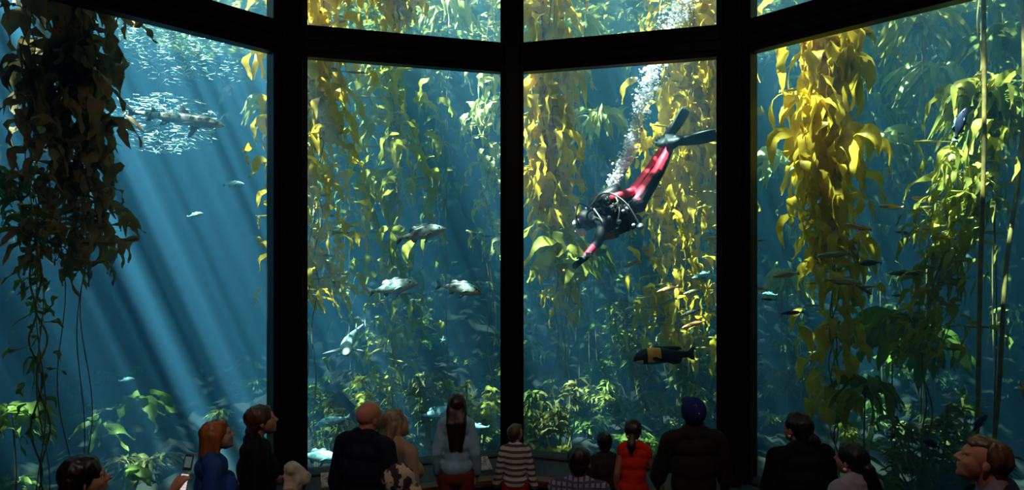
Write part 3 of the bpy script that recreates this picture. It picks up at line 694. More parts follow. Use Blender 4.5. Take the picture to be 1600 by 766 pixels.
cloud(330, 95, 9.6, 50, 40, .5, 90, .1, .6, .0)
pts.sort(key=lambda q: (q[0].y - q[2] * 20))
rest = Acc()
for i, (p, h, s) in enumerate(pts):
    q = h.to_track_quat('X', 'Z')
    if i < 300:
        o = bpy.data.objects.new('sardine', sard); C.objects.link(o); o.location = p; o.rotation_mode = 'QUATERNION'; o.rotation_quaternion = q; o.scale = (s, s, s)
        tag(o, 'tiny silvery bait fish glinting in the dense school beside the leopard shark', 'fish', 'silvery bait fish in the school')
    else:
        mt = Matrix.LocRotScale(p, q, (s, s, s)); rest.add(([mt @ Vector(v) for v in ac.V], ac.F))
tag(rest.build('sardine_school', sil), 'mass of tiny silvery bait fish at the heart of the two dense schools', 'fish school', kind='stuff')

# sea stars
star_m = mat('pale_sea_star', (0.75, 0.66, 0.22), .6, color2=(.5, .42, .15), scale=20, bump=.4)
star_w = mat('whitish_sea_star', (0.62, 0.70, 0.62), .6, color2=(.4, .5, .45), scale=20, bump=.4)
def star(x, y, D, rpx, lb, m, seed):
    rg = random.Random(seed); r = rpx / F * D; V = []; n = 10
    for ring, (k, h) in enumerate(((1, 0.0), (.62, .10), (.3, .17))):
        for i in range(20):
            a = 2 * math.pi * i / 20 + seed; t = (i % 4) / 4
            rr = (1.0, .48, .34, .48)[i % 4]; rr = rr if ring == 0 else rr * k
            V.append(Vector((math.cos(a) * rr * r, -h * r, math.sin(a) * rr * r)))
    V.append(Vector((0, -.22 * r, 0))); Fc = []
    for ring in range(2):
        for i in range(20): Fc.append((ring * 20 + i, ring * 20 + (i + 1) % 20, (ring + 1) * 20 + (i + 1) % 20, (ring + 1) * 20 + i))
    for i in range(20): Fc.append((40 + i, 40 + (i + 1) % 20, 60))
    Fc.append(tuple(range(20))[::-1])
    o = link('sea_star', mesh('star', V, Fc), m); o.location = P(x, y, D); tag(o, lb, 'sea star'); return o

# ------------------------------------------------------------------ people: primitives fused into one surface
def capsule(a, b, ra, rb, n=12, k=4, sx=1.0, side=None):
    a = Vector(a); b = Vector(b); d = (b - a)
    if d.length < 1e-6: return ball(a, ra)
    d.normalize(); u = d.cross(Vector(side) if side is not None else Vector((.13, .2, .97)))
    if u.length < 1e-3: u = d.cross(Vector((1, 0, 0)))
    u.normalize(); v = d.cross(u); rings = []
    for i in range(1, k + 1):
        t = math.pi / 2 * (1 - i / k); rings.append((a - d * ra * math.sin(t), ra * math.cos(t)))
    for i in range(k):
        t = math.pi / 2 * i / k; rings.append((b + d * rb * math.sin(t), rb * math.cos(t)))
    V = [a - d * ra]; Fc = []
    for (c, r) in rings:
        for j in range(n):
            th = 2 * math.pi * j / n; V.append(c + u * (r * math.cos(th)) + v * (r * sx * math.sin(th)))
    V.append(b + d * rb); m = len(rings)
    for j in range(n):
        Fc.append((0, 1 + (j + 1) % n, 1 + j)); Fc.append((len(V) - 1, 1 + (m - 1) * n + j, 1 + (m - 1) * n + (j + 1) % n))
    for i in range(m - 1):
        for j in range(n): Fc.append((1 + i * n + j, 1 + i * n + (j + 1) % n, 1 + (i + 1) * n + (j + 1) % n, 1 + (i + 1) * n + j))
    return V, Fc
def ell(c, r, M4=None):
    V, Fc = ball((0, 0, 0), r, 12, 18)
    if M4 is not None: V = [M4 @ Vector(v) for v in V]
    return [Vector(v) + Vector(c) for v in V], Fc
def tf(vf, M4): return [M4 @ Vector(v) for v in vf[0]], vf[1]

def fuse(name, prims, voxel, m, parent, smooth=4, wrinkle=0.0, wscale=9.0, fold=None, sag=None):
    V = []; Fc = []
    for v, f in prims:
        n = len(V); V += v; Fc += [tuple(i + n for i in q) for q in f]
    me = mesh('tmp', V, Fc)
    bm = bmesh.new(); bm.from_mesh(me); bmesh.ops.recalc_face_normals(bm, faces=bm.faces[:]); bm.to_mesh(me); bm.free()
    o = bpy.data.objects.new('tmp', me); C.objects.link(o)
    r = o.modifiers.new('r', 'REMESH'); r.mode = 'VOXEL'; r.voxel_size = voxel; r.use_smooth_shade = True
    s = o.modifiers.new('s', 'SMOOTH'); s.factor = .5; s.iterations = smooth
    dg = bpy.context.evaluated_depsgraph_get(); ev = o.evaluated_get(dg)
    out = bpy.data.meshes.new_from_object(ev)
    bpy.data.objects.remove(o); bpy.data.meshes.remove(me)
    if wrinkle:
        nv = len(out.vertices); co = np.empty(nv * 3); out.vertices.foreach_get('co', co); co = co.reshape(-1, 3)
        nr = np.array([tuple(v.normal) for v in out.vertices]); st = np.array(fold if fold else (1, 1, 1))
        h = np.array([noise.noise(Vector(c * st) * wscale) + .5 * noise.noise(Vector(c * st) * wscale * 2.3) for c in co])
        co = co + nr * (h * wrinkle)[:, None]
        out.vertices.foreach_set('co', co.ravel()); out.update()
    out.polygons.foreach_set('use_smooth', [True] * len(out.polygons))
    out.name = name; out.materials.clear()
    return link(name, out, m, parent)

def hand_prims(w, d, nrm, s, side, curl=.5, spread=.10):
    """w wrist, d direction to the finger tips, nrm palm normal (where fingers curl), side +1 right / -1 left"""
    w = Vector(w); d = Vector(d).normalized(); nrm = Vector(nrm); nrm = (nrm - d * nrm.dot(d)).normalized(); l = d.cross(nrm) * side
    fr = Matrix((l, d, nrm)).transposed()
    def q(x, y, z): return w + (fr @ Vector((x, y, z))) * s
    pr = []
    for x in (-.024, -.008, .008, .024): pr.append(capsule(q(x * .7, .008, 0), q(x * 1.1, .078, .002), .014 * s, .011 * s, 8, 3))
    for x, L in ((-.030, .062), (-.010, .076), (.010, .082), (.030, .072)):
        p = q(x, .082, .0); a = curl * .6; ang = x * spread * 20
        for seg, r in ((.42, .0088), (.32, .0080), (.26, .0070)):
            e = p + (fr @ Vector((math.sin(ang) * .3, math.cos(a), math.sin(a)))) * (L * seg * s); pr.append(capsule(p, e, r * s, r * s * .93, 8, 3)); p = e; a += curl
    p = q(.028, .022, .006); e = q(.054, .050, .018); pr.append(capsule(p, e, .012 * s, .010 * s, 8, 3)); pr.append(capsule(e, q(.060, .082, .028), .010 * s, .008 * s, 8, 3))
    return pr

def head_prims(h, female=False, child=False):
    j = .9 if female else 1.0
    P_ = [ell((0, -.06 * h, .13 * h), (.335 * h, .41 * h, .37 * h)), ell((0, .12 * h, -.08 * h), (.285 * h, .26 * h, .36 * h)),
          ell((0, .16 * h, -.30 * h), (.21 * h * j, .20 * h, .17 * h)), ell((0, .285 * h, -.40 * h), (.10 * h * j, .075 * h, .075 * h)),
          ell((0, .27 * h, .10 * h), (.22 * h, .11 * h, .13 * h)),
          capsule((-.17 * h, .315 * h, .085 * h), (.17 * h, .315 * h, .085 * h), .045 * h, .045 * h),
          capsule((0, .36 * h, .05 * h), (0, .445 * h, -.10 * h), .028 * h, .048 * h), capsule((-.045 * h, .385 * h, -.115 * h), (.045 * h, .385 * h, -.115 * h), .035 * h, .035 * h),
          ell((0, .345 * h, -.205 * h), (.09 * h, .055 * h, .030 * h)), ell((0, .345 * h, -.262 * h), (.085 * h, .05 * h, .030 * h)),
          ell((.16 * h, .23 * h, -.10 * h), (.10 * h, .10 * h, .10 * h)), ell((-.16 * h, .23 * h, -.10 * h), (.10 * h, .10 * h, .10 * h))]
    for s in (1, -1):
        P_.append(ell((s * .325 * h, -.05 * h, -.03 * h), (.035 * h, .075 * h, .125 * h), (Matrix.Rotation(s * -.35, 4, 'Z') @ Matrix.Rotation(.2, 4, 'X'))))
    return P_

skins = {'warm': mat('skin_warm', (0.52, 0.27, 0.18), .5, var=.12, scale=14), 'pale': mat('skin_pale', (0.62, 0.37, 0.27), .5, var=.1, scale=14), 'tan': mat('skin_tan', (0.42, 0.22, 0.13), .5, var=.12, scale=14), 'ruddy': mat('skin_ruddy', (0.58, 0.25, 0.17), .45, var=.15, scale=12)}
eyew = mat('eye_white', (.7, .68, .65), .2)
def hair_mat(n, c): return mat(n, c, .38, var=.65, scale=26, stretch=(1, 1, .12), bump=.5, spec=.5, detail=4)
hairs = {'dark': hair_mat('dark_brown_hair', (.035, .02, .014)), 'black': hair_mat('black_hair', (.012, .010, .010)), 'red': hair_mat('copper_red_hair', (.60, .17, .045)), 'brown': hair_mat('brown_hair', (.12, .06, .035)), 'blond': hair_mat('dark_blond_hair', (.36, .25, .14)), 'sandy': hair_mat('sandy_brown_hair', (.16, .075, .04))}
def cloth(n, c, **k): return mat(n, c, .85, var=k.pop('var', .25), scale=k.pop('scale', 7), spec=.15, **k)
def stripes(name, c1, c2, fr=26, axis='Z', both=False, width=.5):
    m = cloth(name, c1); nt = m.node_tree; N = nt.nodes; L = nt.links; b = N['Principled BSDF']
    tc = N.new('ShaderNodeTexCoord'); prev = None; src = None
    for ax in ([axis] if not both else ['Z', 'X']):
        wv2 = N.new('ShaderNodeTexWave'); wv2.wave_type = 'BANDS'; wv2.bands_direction = ax; wv2.inputs['Scale'].default_value = fr; wv2.inputs['Distortion'].default_value = 1.2; wv2.inputs['Detail Scale'].default_value = .6
        L.new(tc.outputs['Object'], wv2.inputs['Vector']); r = N.new('ShaderNodeValToRGB'); r.color_ramp.elements[0].position = width - .06; r.color_ramp.elements[1].position = width + .06
        L.new(wv2.outputs['Fac'], r.inputs[0])
        if prev is None: prev = r.outputs[0]
        else:
            mm = N.new('ShaderNodeMix'); mm.data_type = 'RGBA'; mm.blend_type = 'MULTIPLY'; mm.inputs[0].default_value = 1; L.new(prev, mm.inputs[6]); L.new(r.outputs[0], mm.inputs[7]); prev = mm.outputs[2]
    mx = N.new('ShaderNodeMix'); mx.data_type = 'RGBA'; L.new(prev, mx.inputs[0]); mx.inputs[6].default_value = (*c2, 1); mx.inputs[7].default_value = (*c1, 1); L.new(mx.outputs[2], b.inputs['Base Color'])
    return m

def person(label, loc, H, yaw, skin='warm', female=False, child=False, head=(0, 0, 0), build=1.0, lean=(0, 0), drop=0.0,
           elbow=None, wrist=None, curl=.5, shirt=None, sleeve=.55, pants=None, shirt_len=.50, hair=None, hair_m=None, voxel=.0065, group=None, palm=None, neckline=0.0, skirt=None, hem=0.0, hdir=None, shirt_name='shirt', pants_name='trousers', head_shift=0.0, hs=1.0):
    """local frame: x right, y forward, z up, origin between the feet"""
    root = empty('person', loc, label, 'person', group); root.rotation_euler = (0, 0, R(yaw))
    s = H / 1.70; b = build
    h = (.225 * s if not child else .225 * s * (1.24 - .16 * min(1, max(0, (H - 1.0) / .5)))) * hs
    hz = H - h * .5
    lx, ly = lean                                # how far the shoulders lean right / forward
    drp = drop
    def T(p, up=1.0):                            # lean grows with height above the hips
        x, y, z = p; k = max(0, (z - .9 * s) / (.55 * s)); return Vector((x + lx * k * k ** .0, y + ly * k, z))
    sh_z = H - h - (.016 if not child else .024) * s
    shx = (.158 if female else .178) * s * b * (1 if not child else .92)
    neck0 = T((0, -.015 * s, sh_z - .01)); hc = T((0, .035 * s, hz)); hc = Vector((hc.x + head_shift, hc.y, hc.z))
    HM = Matrix.Translation(hc) @ Matrix.Rotation(R(head[0]), 4, 'Z') @ Matrix.Rotation(R(head[1]), 4, 'X') @ Matrix.Rotation(R(head[2]), 4, 'Y')
    tor = [ell(T((0, 0, .93 * s)), (.165 * s * b, .112 * s * b, .12 * s)), ell(T((0, 0, 1.06 * s)), ((.128 if female else .142) * s * b, .095 * s * b, .13 * s)),
           ell(T((0, 0, 1.24 * s)), (.155 * s * b, .112 * s * b, .15 * s)), ell(T((0, -.01 * s, sh_z - .085 * s)), (.160 * s * b, .095 * s, .09 * s)),
           capsule(T((-shx + .035 * s, -.01 * s, sh_z - .035 * s)), T((shx - .035 * s, -.01 * s, sh_z - .035 * s)), .058 * s, .058 * s)]
    if female and not child: tor += [ell(T((sx * .07 * s, .09 * s, 1.25 * s)), (.062 * s, .055 * s, .062 * s)) for sx in (1, -1)]
    traps = [capsule(T((sx * .10 * s, -.02 * s, sh_z - .035 * s)), T((sx * .02 * s, -.012 * s, sh_z + .025 * s)), .036 * s, .036 * s) for sx in (1, -1)]
    nk = [capsule(neck0, hc + Vector((0, -.02 * s, -.2 * h)), (.050 if female or child else .060) * s, (.047 if female or child else .056) * s)]
    arms = []; sleeves = []; hands = []
    el = elbow or {}; wr = wrist or {}
    for sd, k in ((1, 'r'), (-1, 'l')):
        sp = T((sd * (shx - .012 * s), -.01 * s, sh_z - .045 * s))
        e = Vector(el.get(k, (sd * (shx + .055 * s), -.03 * s, sp.z - .29 * s))) if k in el else Vector((sp.x + sd * .06 * s, sp.y - .02 * s, sp.z - .28 * s))
        wv = Vector(wr[k]) if k in wr else Vector((e.x + sd * .01 * s, e.y + .09 * s, e.z - .235 * s))
        arms += [capsule(sp, e, .050 * s * b, .039 * s), capsule(e, e + (wv - e) * .35, .040 * s, .041 * s), capsule(e + (wv - e) * .3, wv, .041 * s, .027 * s)]
        dd = Vector((hdir or {}).get(k, (wv - e).normalized())); pn = Vector((palm or {}).get(k, (-sd, .2, 0)))
        hands += hand_prims(wv, (dd + (Vector((0, 0, 0)))), pn, s * (.95 if female else 1.0), sd, curl)
        t = sleeve
        if t <= 1: sleeves.append(capsule(sp, sp + (e - sp) * t, .064 * s * b, .060 * s))
        else:
            sleeves += [capsule(sp, e, .064 * s * b, .055 * s), capsule(e, e + (wv - e) * (t - 1), .054 * s, .044 * s)]
    legs = []; pleg = []; feet = []
    for sd in (1, -1):
        hp = Vector((sd * .09 * s, 0, .90 * s)); kn = Vector((sd * .10 * s, .02 * s + drp * .9, (.50 - 0) * s - 0)); an = Vector((sd * .10 * s, -.02 * s - drp * .2, .09 * s))
        if drp: kn = Vector((sd * .14 * s, .30 * s, .46 * s)); hp = Vector((sd * .09 * s, 0, .90 * s - 0))
        legs += [capsule(hp, kn, .088 * s * b, .058 * s), capsule(kn, kn + (an - kn) * .35, .056 * s, .058 * s), capsule(kn + (an - kn) * .3, an, .057 * s, .036 * s)]
        pleg += [capsule(hp, kn, .102 * s * b, .072 * s), capsule(kn, an + Vector((0, 0, .03 * s)), .070 * s, .056 * s)]
        feet.append([capsule(an + Vector((0, -.03 * s, -.045 * s)), an + Vector((0, .15 * s, -.055 * s)), .042 * s, .034 * s, sx=1)])
    hd = [tf(p, HM) for p in head_prims(h, female, child)]
    footp = [f[0] for f in feet]
    fuse('body', hd + nk + traps + tor + arms + hands + legs + footp, voxel, skins[skin], root, 3)
    for sd in (1, -1):
        V, Fc = ball((sd * .125 * h, .300 * h, .015 * h), .052 * h, 6, 8); ey = link('eye', mesh('eye', [HM @ Vector(v) for v in V], Fc), eyew, root)
        V, Fc = ball((sd * .125 * h, .336 * h, .018 * h), .024 * h, 6, 8); link('pupil', mesh('pupil', [HM @ Vector(v) for v in V], Fc), eye_m, ey)
    if shirt:
        g = .016 * s
        top = [ell(T((0, 0, .93 * s + hem)), (.178 * s * b, .130 * s * b, .12 * s)), capsule(T((0, 0, .94 * s + hem)), T((0, 0, 1.10 * s + hem * .5)), .150 * s * b, .140 * s * b, sx=.8, side=(0, 1, 0)),
               ell(T((0, 0, 1.10 * s)), ((.150 if female else .160) * s * b, .118 * s * b, .15 * s)), ell(T((0, 0, 1.24 * s)), (.172 * s * b, .130 * s * b, .16 * s)), ell(T((0, -.01 * s, sh_z - .085 * s)), (.176 * s * b, .112 * s, .095 * s)),
               capsule(T((-shx + .035 * s, -.012 * s, sh_z - .033 * s)), T((shx - .035 * s, -.012 * s, sh_z - .033 * s)), .067 * s, .067 * s)]
        top += [capsule(T((sx * .10 * s, -.02 * s, sh_z - .012 * s)), T((sx * .05 * s, -.018 * s, sh_z + .022 * s)), .054 * s, .046 * s) for sx in (1, -1)]
        top += [capsule(T((sx * .028 * s, -.035 * s, sh_z + .0 * s)), T((sx * .022 * s, -.028 * s, sh_z + .030 * s)), .062 * s, .046 * s) for sx in (1, -1)]
        if female and not child: top += [ell(T((sx * .07 * s, .10 * s, 1.25 * s)), (.07 * s, .06 * s, .07 * s)) for sx in (1, -1)]
        fuse(shirt_name, top + sleeves, voxel * 1.15, shirt, root, 4, .007 * s, 9, (1, 1, .55))
    if pants:
        pp = [ell(Vector((0, 0, .90 * s)), (.176 * s * b, .122 * s * b, .115 * s))] + (pleg if not skirt else [])
        if skirt: pp += [capsule((0, 0, .88 * s), (0, 0, .58 * s), .16 * s, .22 * s, sx=.85, side=(0, 1, 0))]
        fuse(pants_name, pp, voxel * 1.3, pants, root, 4, .005 * s, 8)
    for f in feet: fuse('shoe', [(([v + (v - f[0][0][0]) * .0 for v in [Vector(q) for q in f[0][0]]]), f[0][1]), capsule(Vector(f[0][0][0]) + Vector((0, .04 * s, .02 * s)), Vector(f[0][0][-1]) + Vector((0, .0, .0)), .05 * s, .042 * s)], .011, shoe_m, root, 2)
    if hair:
        hp_ = hair(h, s)
        FM = Matrix.Translation(hc) @ Matrix.Rotation(R(head[0]), 4, 'Z') @ Matrix.Rotation(R(head[1]) * .25, 4, 'X')
        if isinstance(hp_, tuple): hp_ = [tf(p, HM) for p in hp_[0]] + [tf(p, FM) for p in hp_[1]]
        else: hp_ = [tf(p, HM) for p in hp_]
        fuse('hair', hp_, voxel * .95, hair_m, root, 3, .009 * s, 26, (1, 1, .25))
    root['_hm'] = 0; del root['_hm']
    return root, HM, h, s
shoe_m = mat('dark_shoes', (.03, .03, .03), .6)

def cap_hair(h, k=1.0, front=.0): return [ell((0, -.10 * h, .165 * h), (.372 * h * k, .425 * h * k, .385 * h * k)), ell((0, -.26 * h, -.06 * h), (.30 * h * k, .24 * h, .30 * h))]
def short_hair(h, s): return cap_hair(h) + [ell((0, .10 * h, .34 * h), (.26 * h, .24 * h, .15 * h)), ell((0, -.28 * h, -.18 * h), (.24 * h, .15 * h, .18 * h))]
def crop_hair(h, s): return [ell((0, -.13 * h, .15 * h), (.352 * h, .39 * h, .375 * h)), ell((0, -.29 * h, -.12 * h), (.25 * h, .17 * h, .22 * h)), ell((0, .05 * h, .345 * h), (.27 * h, .29 * h, .16 * h)), ell((0, .24 * h, .30 * h), (.22 * h, .13 * h, .09 * h))]
def bob_hair(h, s):
    o = cap_hair(h, 1.05) + [ell((0, .05 * h, .33 * h), (.30 * h, .28 * h, .18 * h))]; f = []
    for sd in (1, -1): f += [capsule((sd * .27 * h, -.04 * h, .10 * h), (sd * .30 * h, -.12 * h, -.40 * h), .14 * h, .11 * h), capsule((sd * .22 * h, -.24 * h, .1 * h), (sd * .24 * h, -.34 * h, -.52 * h), .22 * h, .19 * h)]
    return o, f + [capsule((0, -.30 * h, .1 * h), (0, -.42 * h, -.56 * h), .26 * h, .20 * h)]
def long_hair(L, back=.62, front=False):
    def f(h, s):
        o = cap_hair(h, 1.05) + [ell((0, .06 * h, .33 * h), (.29 * h, .26 * h, .18 * h))]; g = []
        for x in (-.24, -.10, .08, .22): g += [capsule((x * h, -.26 * h, .05 * h), (x * 1.15 * h, -back * h, -.62 * h), .20 * h, .17 * h), capsule((x * 1.15 * h, -back * h, -.62 * h), (x * .9 * h, -(back + .02) * h, -(L + .25 * abs(math.sin(x * 9))) * h), .17 * h, .11 * h)]
        for sd in (1, -1): g += [capsule((sd * .27 * h, -.06 * h, .10 * h), (sd * .33 * h, -.26 * h, -.45 * h), .13 * h, .13 * h)]
        return o, g
    return f
def bun_hair(r, y=-.50, z=-.22, x=0):
    def f(h, s): return cap_hair(h, 1.04) + [ell((0, .06 * h, .32 * h), (.29 * h, .27 * h, .17 * h)), ell((x * h, y * h, z * h), (r * h, r * .85 * h, r * h)), ell((0, -.30 * h, -.16 * h), (.27 * h, .20 * h, .20 * h))]
    return f
def pony_hair(L, thick=.12, sway=0.0):
    def f(h, s):
        o = cap_hair(h, 1.04) + [ell((0, .06 * h, .32 * h), (.29 * h, .27 * h, .17 * h)), ell((0, -.30 * h, -.14 * h), (.26 * h, .20 * h, .20 * h)), ell((0, -.50 * h, -.12 * h), (.14 * h, .12 * h, .14 * h))]
        g = [capsule((0, -.52 * h, -.12 * h), (sway * .5 * h, -.70 * h, -.12 * h - L * .5 * h), thick * h, thick * 1.35 * h), capsule((sway * .5 * h, -.70 * h, -.12 * h - L * .5 * h), (sway * h, -.66 * h, -.12 * h - L * h), thick * 1.35 * h, thick * .6 * h)]
        return o, g
    return f
def to_local(loc, yaw, wpt):
    return tuple(Matrix.Rotation(-R(yaw), 3, 'Z') @ (Vector(wpt) - Vector(loc)))

# the step under the children and the tier the nearest people stand on
st1, st2 = offs(-0.47), offs(-1.15)
for k, nm in ((1, 'floor_step_left'), (2, 'floor_step_right')):
    a, b_, c_, d_ = st1[k], st1[k + 1], st2[k + 1], st2[k]
    a = offs(-.06)[k]; b_ = offs(-.06)[k + 1]
    c_ = c_ if True else c_
    tag(link(nm, prism(nm, [(d_.x, d_.y), (c_.x, c_.y), (b_.x, b_.y), (a.x, a.y)], 0, .30), floor_m), kind='structure')
tag(link('floor_tier', prism('tier', [(-4.4, -3.2), (4.4, -3.2), (4.4, 3.75), (-4.4, 3.75)], 0, .45), floor_m), kind='structure')

def ground(px, D, z=0.0): return Vector(((px - 800) / F * D, D, z))
navy = cloth('dark_navy_cloth', (.012, .016, .035)); blackc = cloth('black_cloth', (.010, .010, .013)); denim = cloth('dark_denim', (.02, .03, .06)); darkp = cloth('dark_trousers', (.02, .02, .022))

# woman with phone, far left
wl_, wy_ = ground(122, 3.2, .45), -62
wrist_w = P(268, 772, 3.46); elb_w = Vector((-1.80, 3.26, 1.47)); tip_w = P(292, 735, 3.50)
o, HM, h, s = person('woman with straight dark hair at lower left, face in profile, raising a phone', wl_, 1.52, wy_, 'warm', True, head=(0, 8, 0), shirt=blackc, pants=darkp, hair=long_hair(1.1, .52), hair_m=hairs['black'], voxel=.005,
       elbow={'r': to_local(wl_, wy_, elb_w)}, wrist={'r': to_local(wl_, wy_, wrist_w)}, palm={'r': tuple(Matrix.Rotation(-R(wy_), 3, 'Z') @ Vector((.55, .75, .25)))}, hdir={'r': tuple((Matrix.Rotation(-R(wy_), 3, 'Z') @ (tip_w - wrist_w)).normalized())}, curl=.65, hs=1.05)
# red-haired woman
person('woman with copper red shoulder length hair in a royal blue shirt, looking right', ground(333, 4.85), 1.70, -62, 'pale', True, head=(0, 14, 0), shirt=cloth('royal_blue_cloth', (.03, .10, .42)), pants=denim, hair=bob_hair, hair_m=hairs['red'], build=.95, sleeve=.6)
# woman in black, arms folded holding a white garment
o, HM, h, s = person('woman in a black short sleeved top with low knotted brown hair, arms folded, facing right', ground(402, 5.1), 1.745, -66, 'warm', True, head=(0, 12, 0), shirt=blackc, pants=darkp, hair=bun_hair(.15, -.46, -.22), hair_m=hairs['brown'], build=1.08, sleeve=.72,
       elbow={'r': (.25, .02, 1.13), 'l': (-.25, .02, 1.13)}, wrist={'r': (.08, .25, 1.10), 'l': (-.06, .26, 1.13)}, palm={'r': (0, -1, 0), 'l': (0, -1, 0)})
wh = cloth('cream_knit', (.72, .66, .55), bump=.3)
gx = P(462, 745, 5.15)
gar = fuse('folded_garment', [capsule(gx + Vector((-.03, 0, .06)), gx + Vector((.05, .02, -.02)), .06, .055), capsule(gx + Vector((.02, 0, .0)), gx + Vector((-.02, -.02, -.22)), .05, .03), capsule(gx + Vector((-.06, -.02, .0)), gx + Vector((-.05, -.03, -.2)), .035, .025)], .008, wh, None, 3, .012, 14)
tag(gar, 'crumpled cream garment held in the folded arms of the woman in black', 'garment')
# bald man
person('bald man in dark navy shirt seen from behind, leaning towards the blond woman', ground(568, 5.0), 1.80, -22, 'ruddy', head=(-18, 4, 10), shirt=navy, pants=denim, hair=None, build=1.02, sleeve=1.5, lean=(.02, 0))
# blond woman
o, HM, h, s = person('woman with dark blond hair in a beige cardigan, resting against the bald man', ground(628, 5.12), 1.69, -40, 'warm', True, head=(-10, 10, -16), shirt=cloth('beige_cardigan_cloth', (.42, .30, .20)), pants=mat('patterned_skirt_cloth', (.55, .45, .36), .8, color2=(.05, .04, .045), scale=9, lo=.48, hi=.52), hair=long_hair(.75), hair_m=hairs['blond'], build=1.0, sleeve=1.6, lean=(-.05, 0), shirt_name='cardigan', pants_name='skirt', head_shift=-.04)
# a patterned blouse panel and shoulder bag on her
bagm = mat('floral_bag_cloth', (.62, .50, .38), .8, color2=(.04, .035, .05), scale=14, lo=.49, hi=.53)
bg0 = P(622, 752, 4.86)
bag = fuse('shoulder_bag', [ell(bg0, (.13, .07, .13)), ell(bg0 + Vector((.04, 0, -.10)), (.14, .07, .12))], .010, bagm, None, 3, .010, 12)
tag(bag, 'floral patterned cloth bag carried at the back of the blond woman', 'bag')
# girl, light blue top
person('girl with long dark hair over a light blue long sleeved top and brown trousers', ground(713, 5.62, .30), 1.41, 0, 'warm', True, child=False, head=(4, 14, 0), shirt=cloth('light_blue_cloth', (.34, .60, .78), scale=12), pants=cloth('red_brown_cloth', (.16, .035, .02)), hair=long_hair(1.55, .66), hair_m=hairs['dark'], build=.90, sleeve=1.9, elbow={}, wrist={}, hs=1.0, hem=.06)
# striped boy on the step
person('small boy in a white shirt with dark stripes and red trousers before the centre mullion', ground(805, 5.93, .30), 1.08, -8, 'warm', child=True, head=(-30, 12, 8), shirt=stripes('white_striped_cloth', (.62, .58, .56), (.10, .08, .09), 6.2, 'Z', width=.42), pants=cloth('bright_red_cloth', (.45, .02, .02)), hair=crop_hair, hair_m=hairs['brown'], build=1.0, sleeve=1.7, voxel=.0055,
       elbow={'r': (.165, .0, .56), 'l': (-.165, .0, .56)}, wrist={'r': (.13, .15, .52), 'l': (-.13, .15, .52)}, palm={'r': (0, 0, -1), 'l': (0, 0, -1)})
# plaid
person('person with black hair in a grey blue checked shirt, stooping between the children', ground(905, 4.95), 1.475, -10, 'tan', head=(-5, -8, 0), shirt=stripes('grey_blue_plaid_cloth', (.26, .27, .38), (.07, .07, .11), 8, both=True, width=.3), pants=denim, hair=short_hair, hair_m=hairs['black'], build=1.12, sleeve=1.7, drop=.15, hs=1.16, head_shift=0)
# dark child
person('small child in dark top between the checked shirt and the red top', ground(945, 5.68, .30), 1.08, 6, 'warm', child=True, head=(0, 0, 0), shirt=cloth('charcoal_cloth', (.03, .028, .028)), pants=darkp, hair=short_hair, hair_m=hairs['black'], sleeve=1.9, voxel=.0055)
# red child
o, HM, h, s = person('child in sleeveless bright red top and striped skirt, ponytail tied with white ribbon', ground(990, 5.62, .30), 1.20, -6, 'tan', True, child=True, head=(-12, 8, 0), shirt=cloth('vermilion_cloth', (.78, .035, .012), var=.1), pants=stripes('striped_skirt_cloth', (.45, .38, .34), (.12, .03, .03), 9, 'X', width=.45), skirt=True, hair=pony_hair(.65, .15), hair_m=hairs['dark'], sleeve=.12, voxel=.0055, pants_name='skirt',
       elbow={'r': (.23, .05, .64)}, wrist={'r': (.24, .20, .53)}, palm={'r': (0, 0, -1)}, curl=.2)
rb = fuse('ribbon', [tf(capsule((-.13 * h, -.52 * h, -.10 * h), (.13 * h, -.56 * h, -.16 * h), .035 * h, .035 * h), HM), tf(ell((.18 * h, -.55 * h, -.18 * h), (.10 * h, .03 * h, .05 * h)), HM), tf(ell((-.18 * h, -.52 * h, -.05 * h), (.10 * h, .03 * h, .05 * h)), HM)], .006, cloth('white_ribbon', (.75, .7, .7)), o, 1)
# man with cap
o, HM, h, s = person('man in blue baseball cap and loose black shirt seen from behind', ground(1084, 5.15), 1.78, 0, 'warm', head=(0, 26, 0), shirt=cloth('faded_black_cloth', (.022, .020, .020)), pants=darkp, hair=short_hair, hair_m=hairs['black'], build=1.03, sleeve=.95,
       elbow={'r': (.245, .03, 1.17), 'l': (-.26, .06, 1.17)}, wrist={'r': (.29, .20, 1.0), 'l': (-.22, .25, 1.05)})
capm = cloth('blue_cap_cloth', (.012, .03, .16), var=.2)
cp_ = [ell((0, -.07 * h, .20 * h), (.40 * h, .47 * h, .42 * h))]
cpo = fuse('baseball_cap', [tf(p, HM) for p in cp_] + [tf(ell((0, .42 * h, .16 * h), (.30 * h, .34 * h, .035 * h), Matrix.Rotation(-.15, 4, 'X')), HM)], .006, capm, o, 3)
for nm, c, r, col in (('button', (.0, -.07, .625), .022, (.02, .05, .2)), ('badge', (.05, -.47, .42), .020, (.7, .7, .7))):
    V, Fc = ball((0, 0, 0), r * h * 1.2, 6, 8); bo = link(nm, mesh(nm, [HM @ (Vector(c) * h + v) for v in V], Fc), cloth('white_button', col), cpo)
sq = [(-.10, -.29, .575), (-.06, -.28, .585), (-.02, -.27, .592), (.0, -.30, .58), (-.04, -.33, .56)]
bo = link('emblem', mesh('emblem', *tube_arrays([HM @ (Vector(q) * h * 1.02) for q in sq], .009 * h, 6)), cloth('tan_emblem', (.3, .26, .18)), cpo)
cpo.parent = o
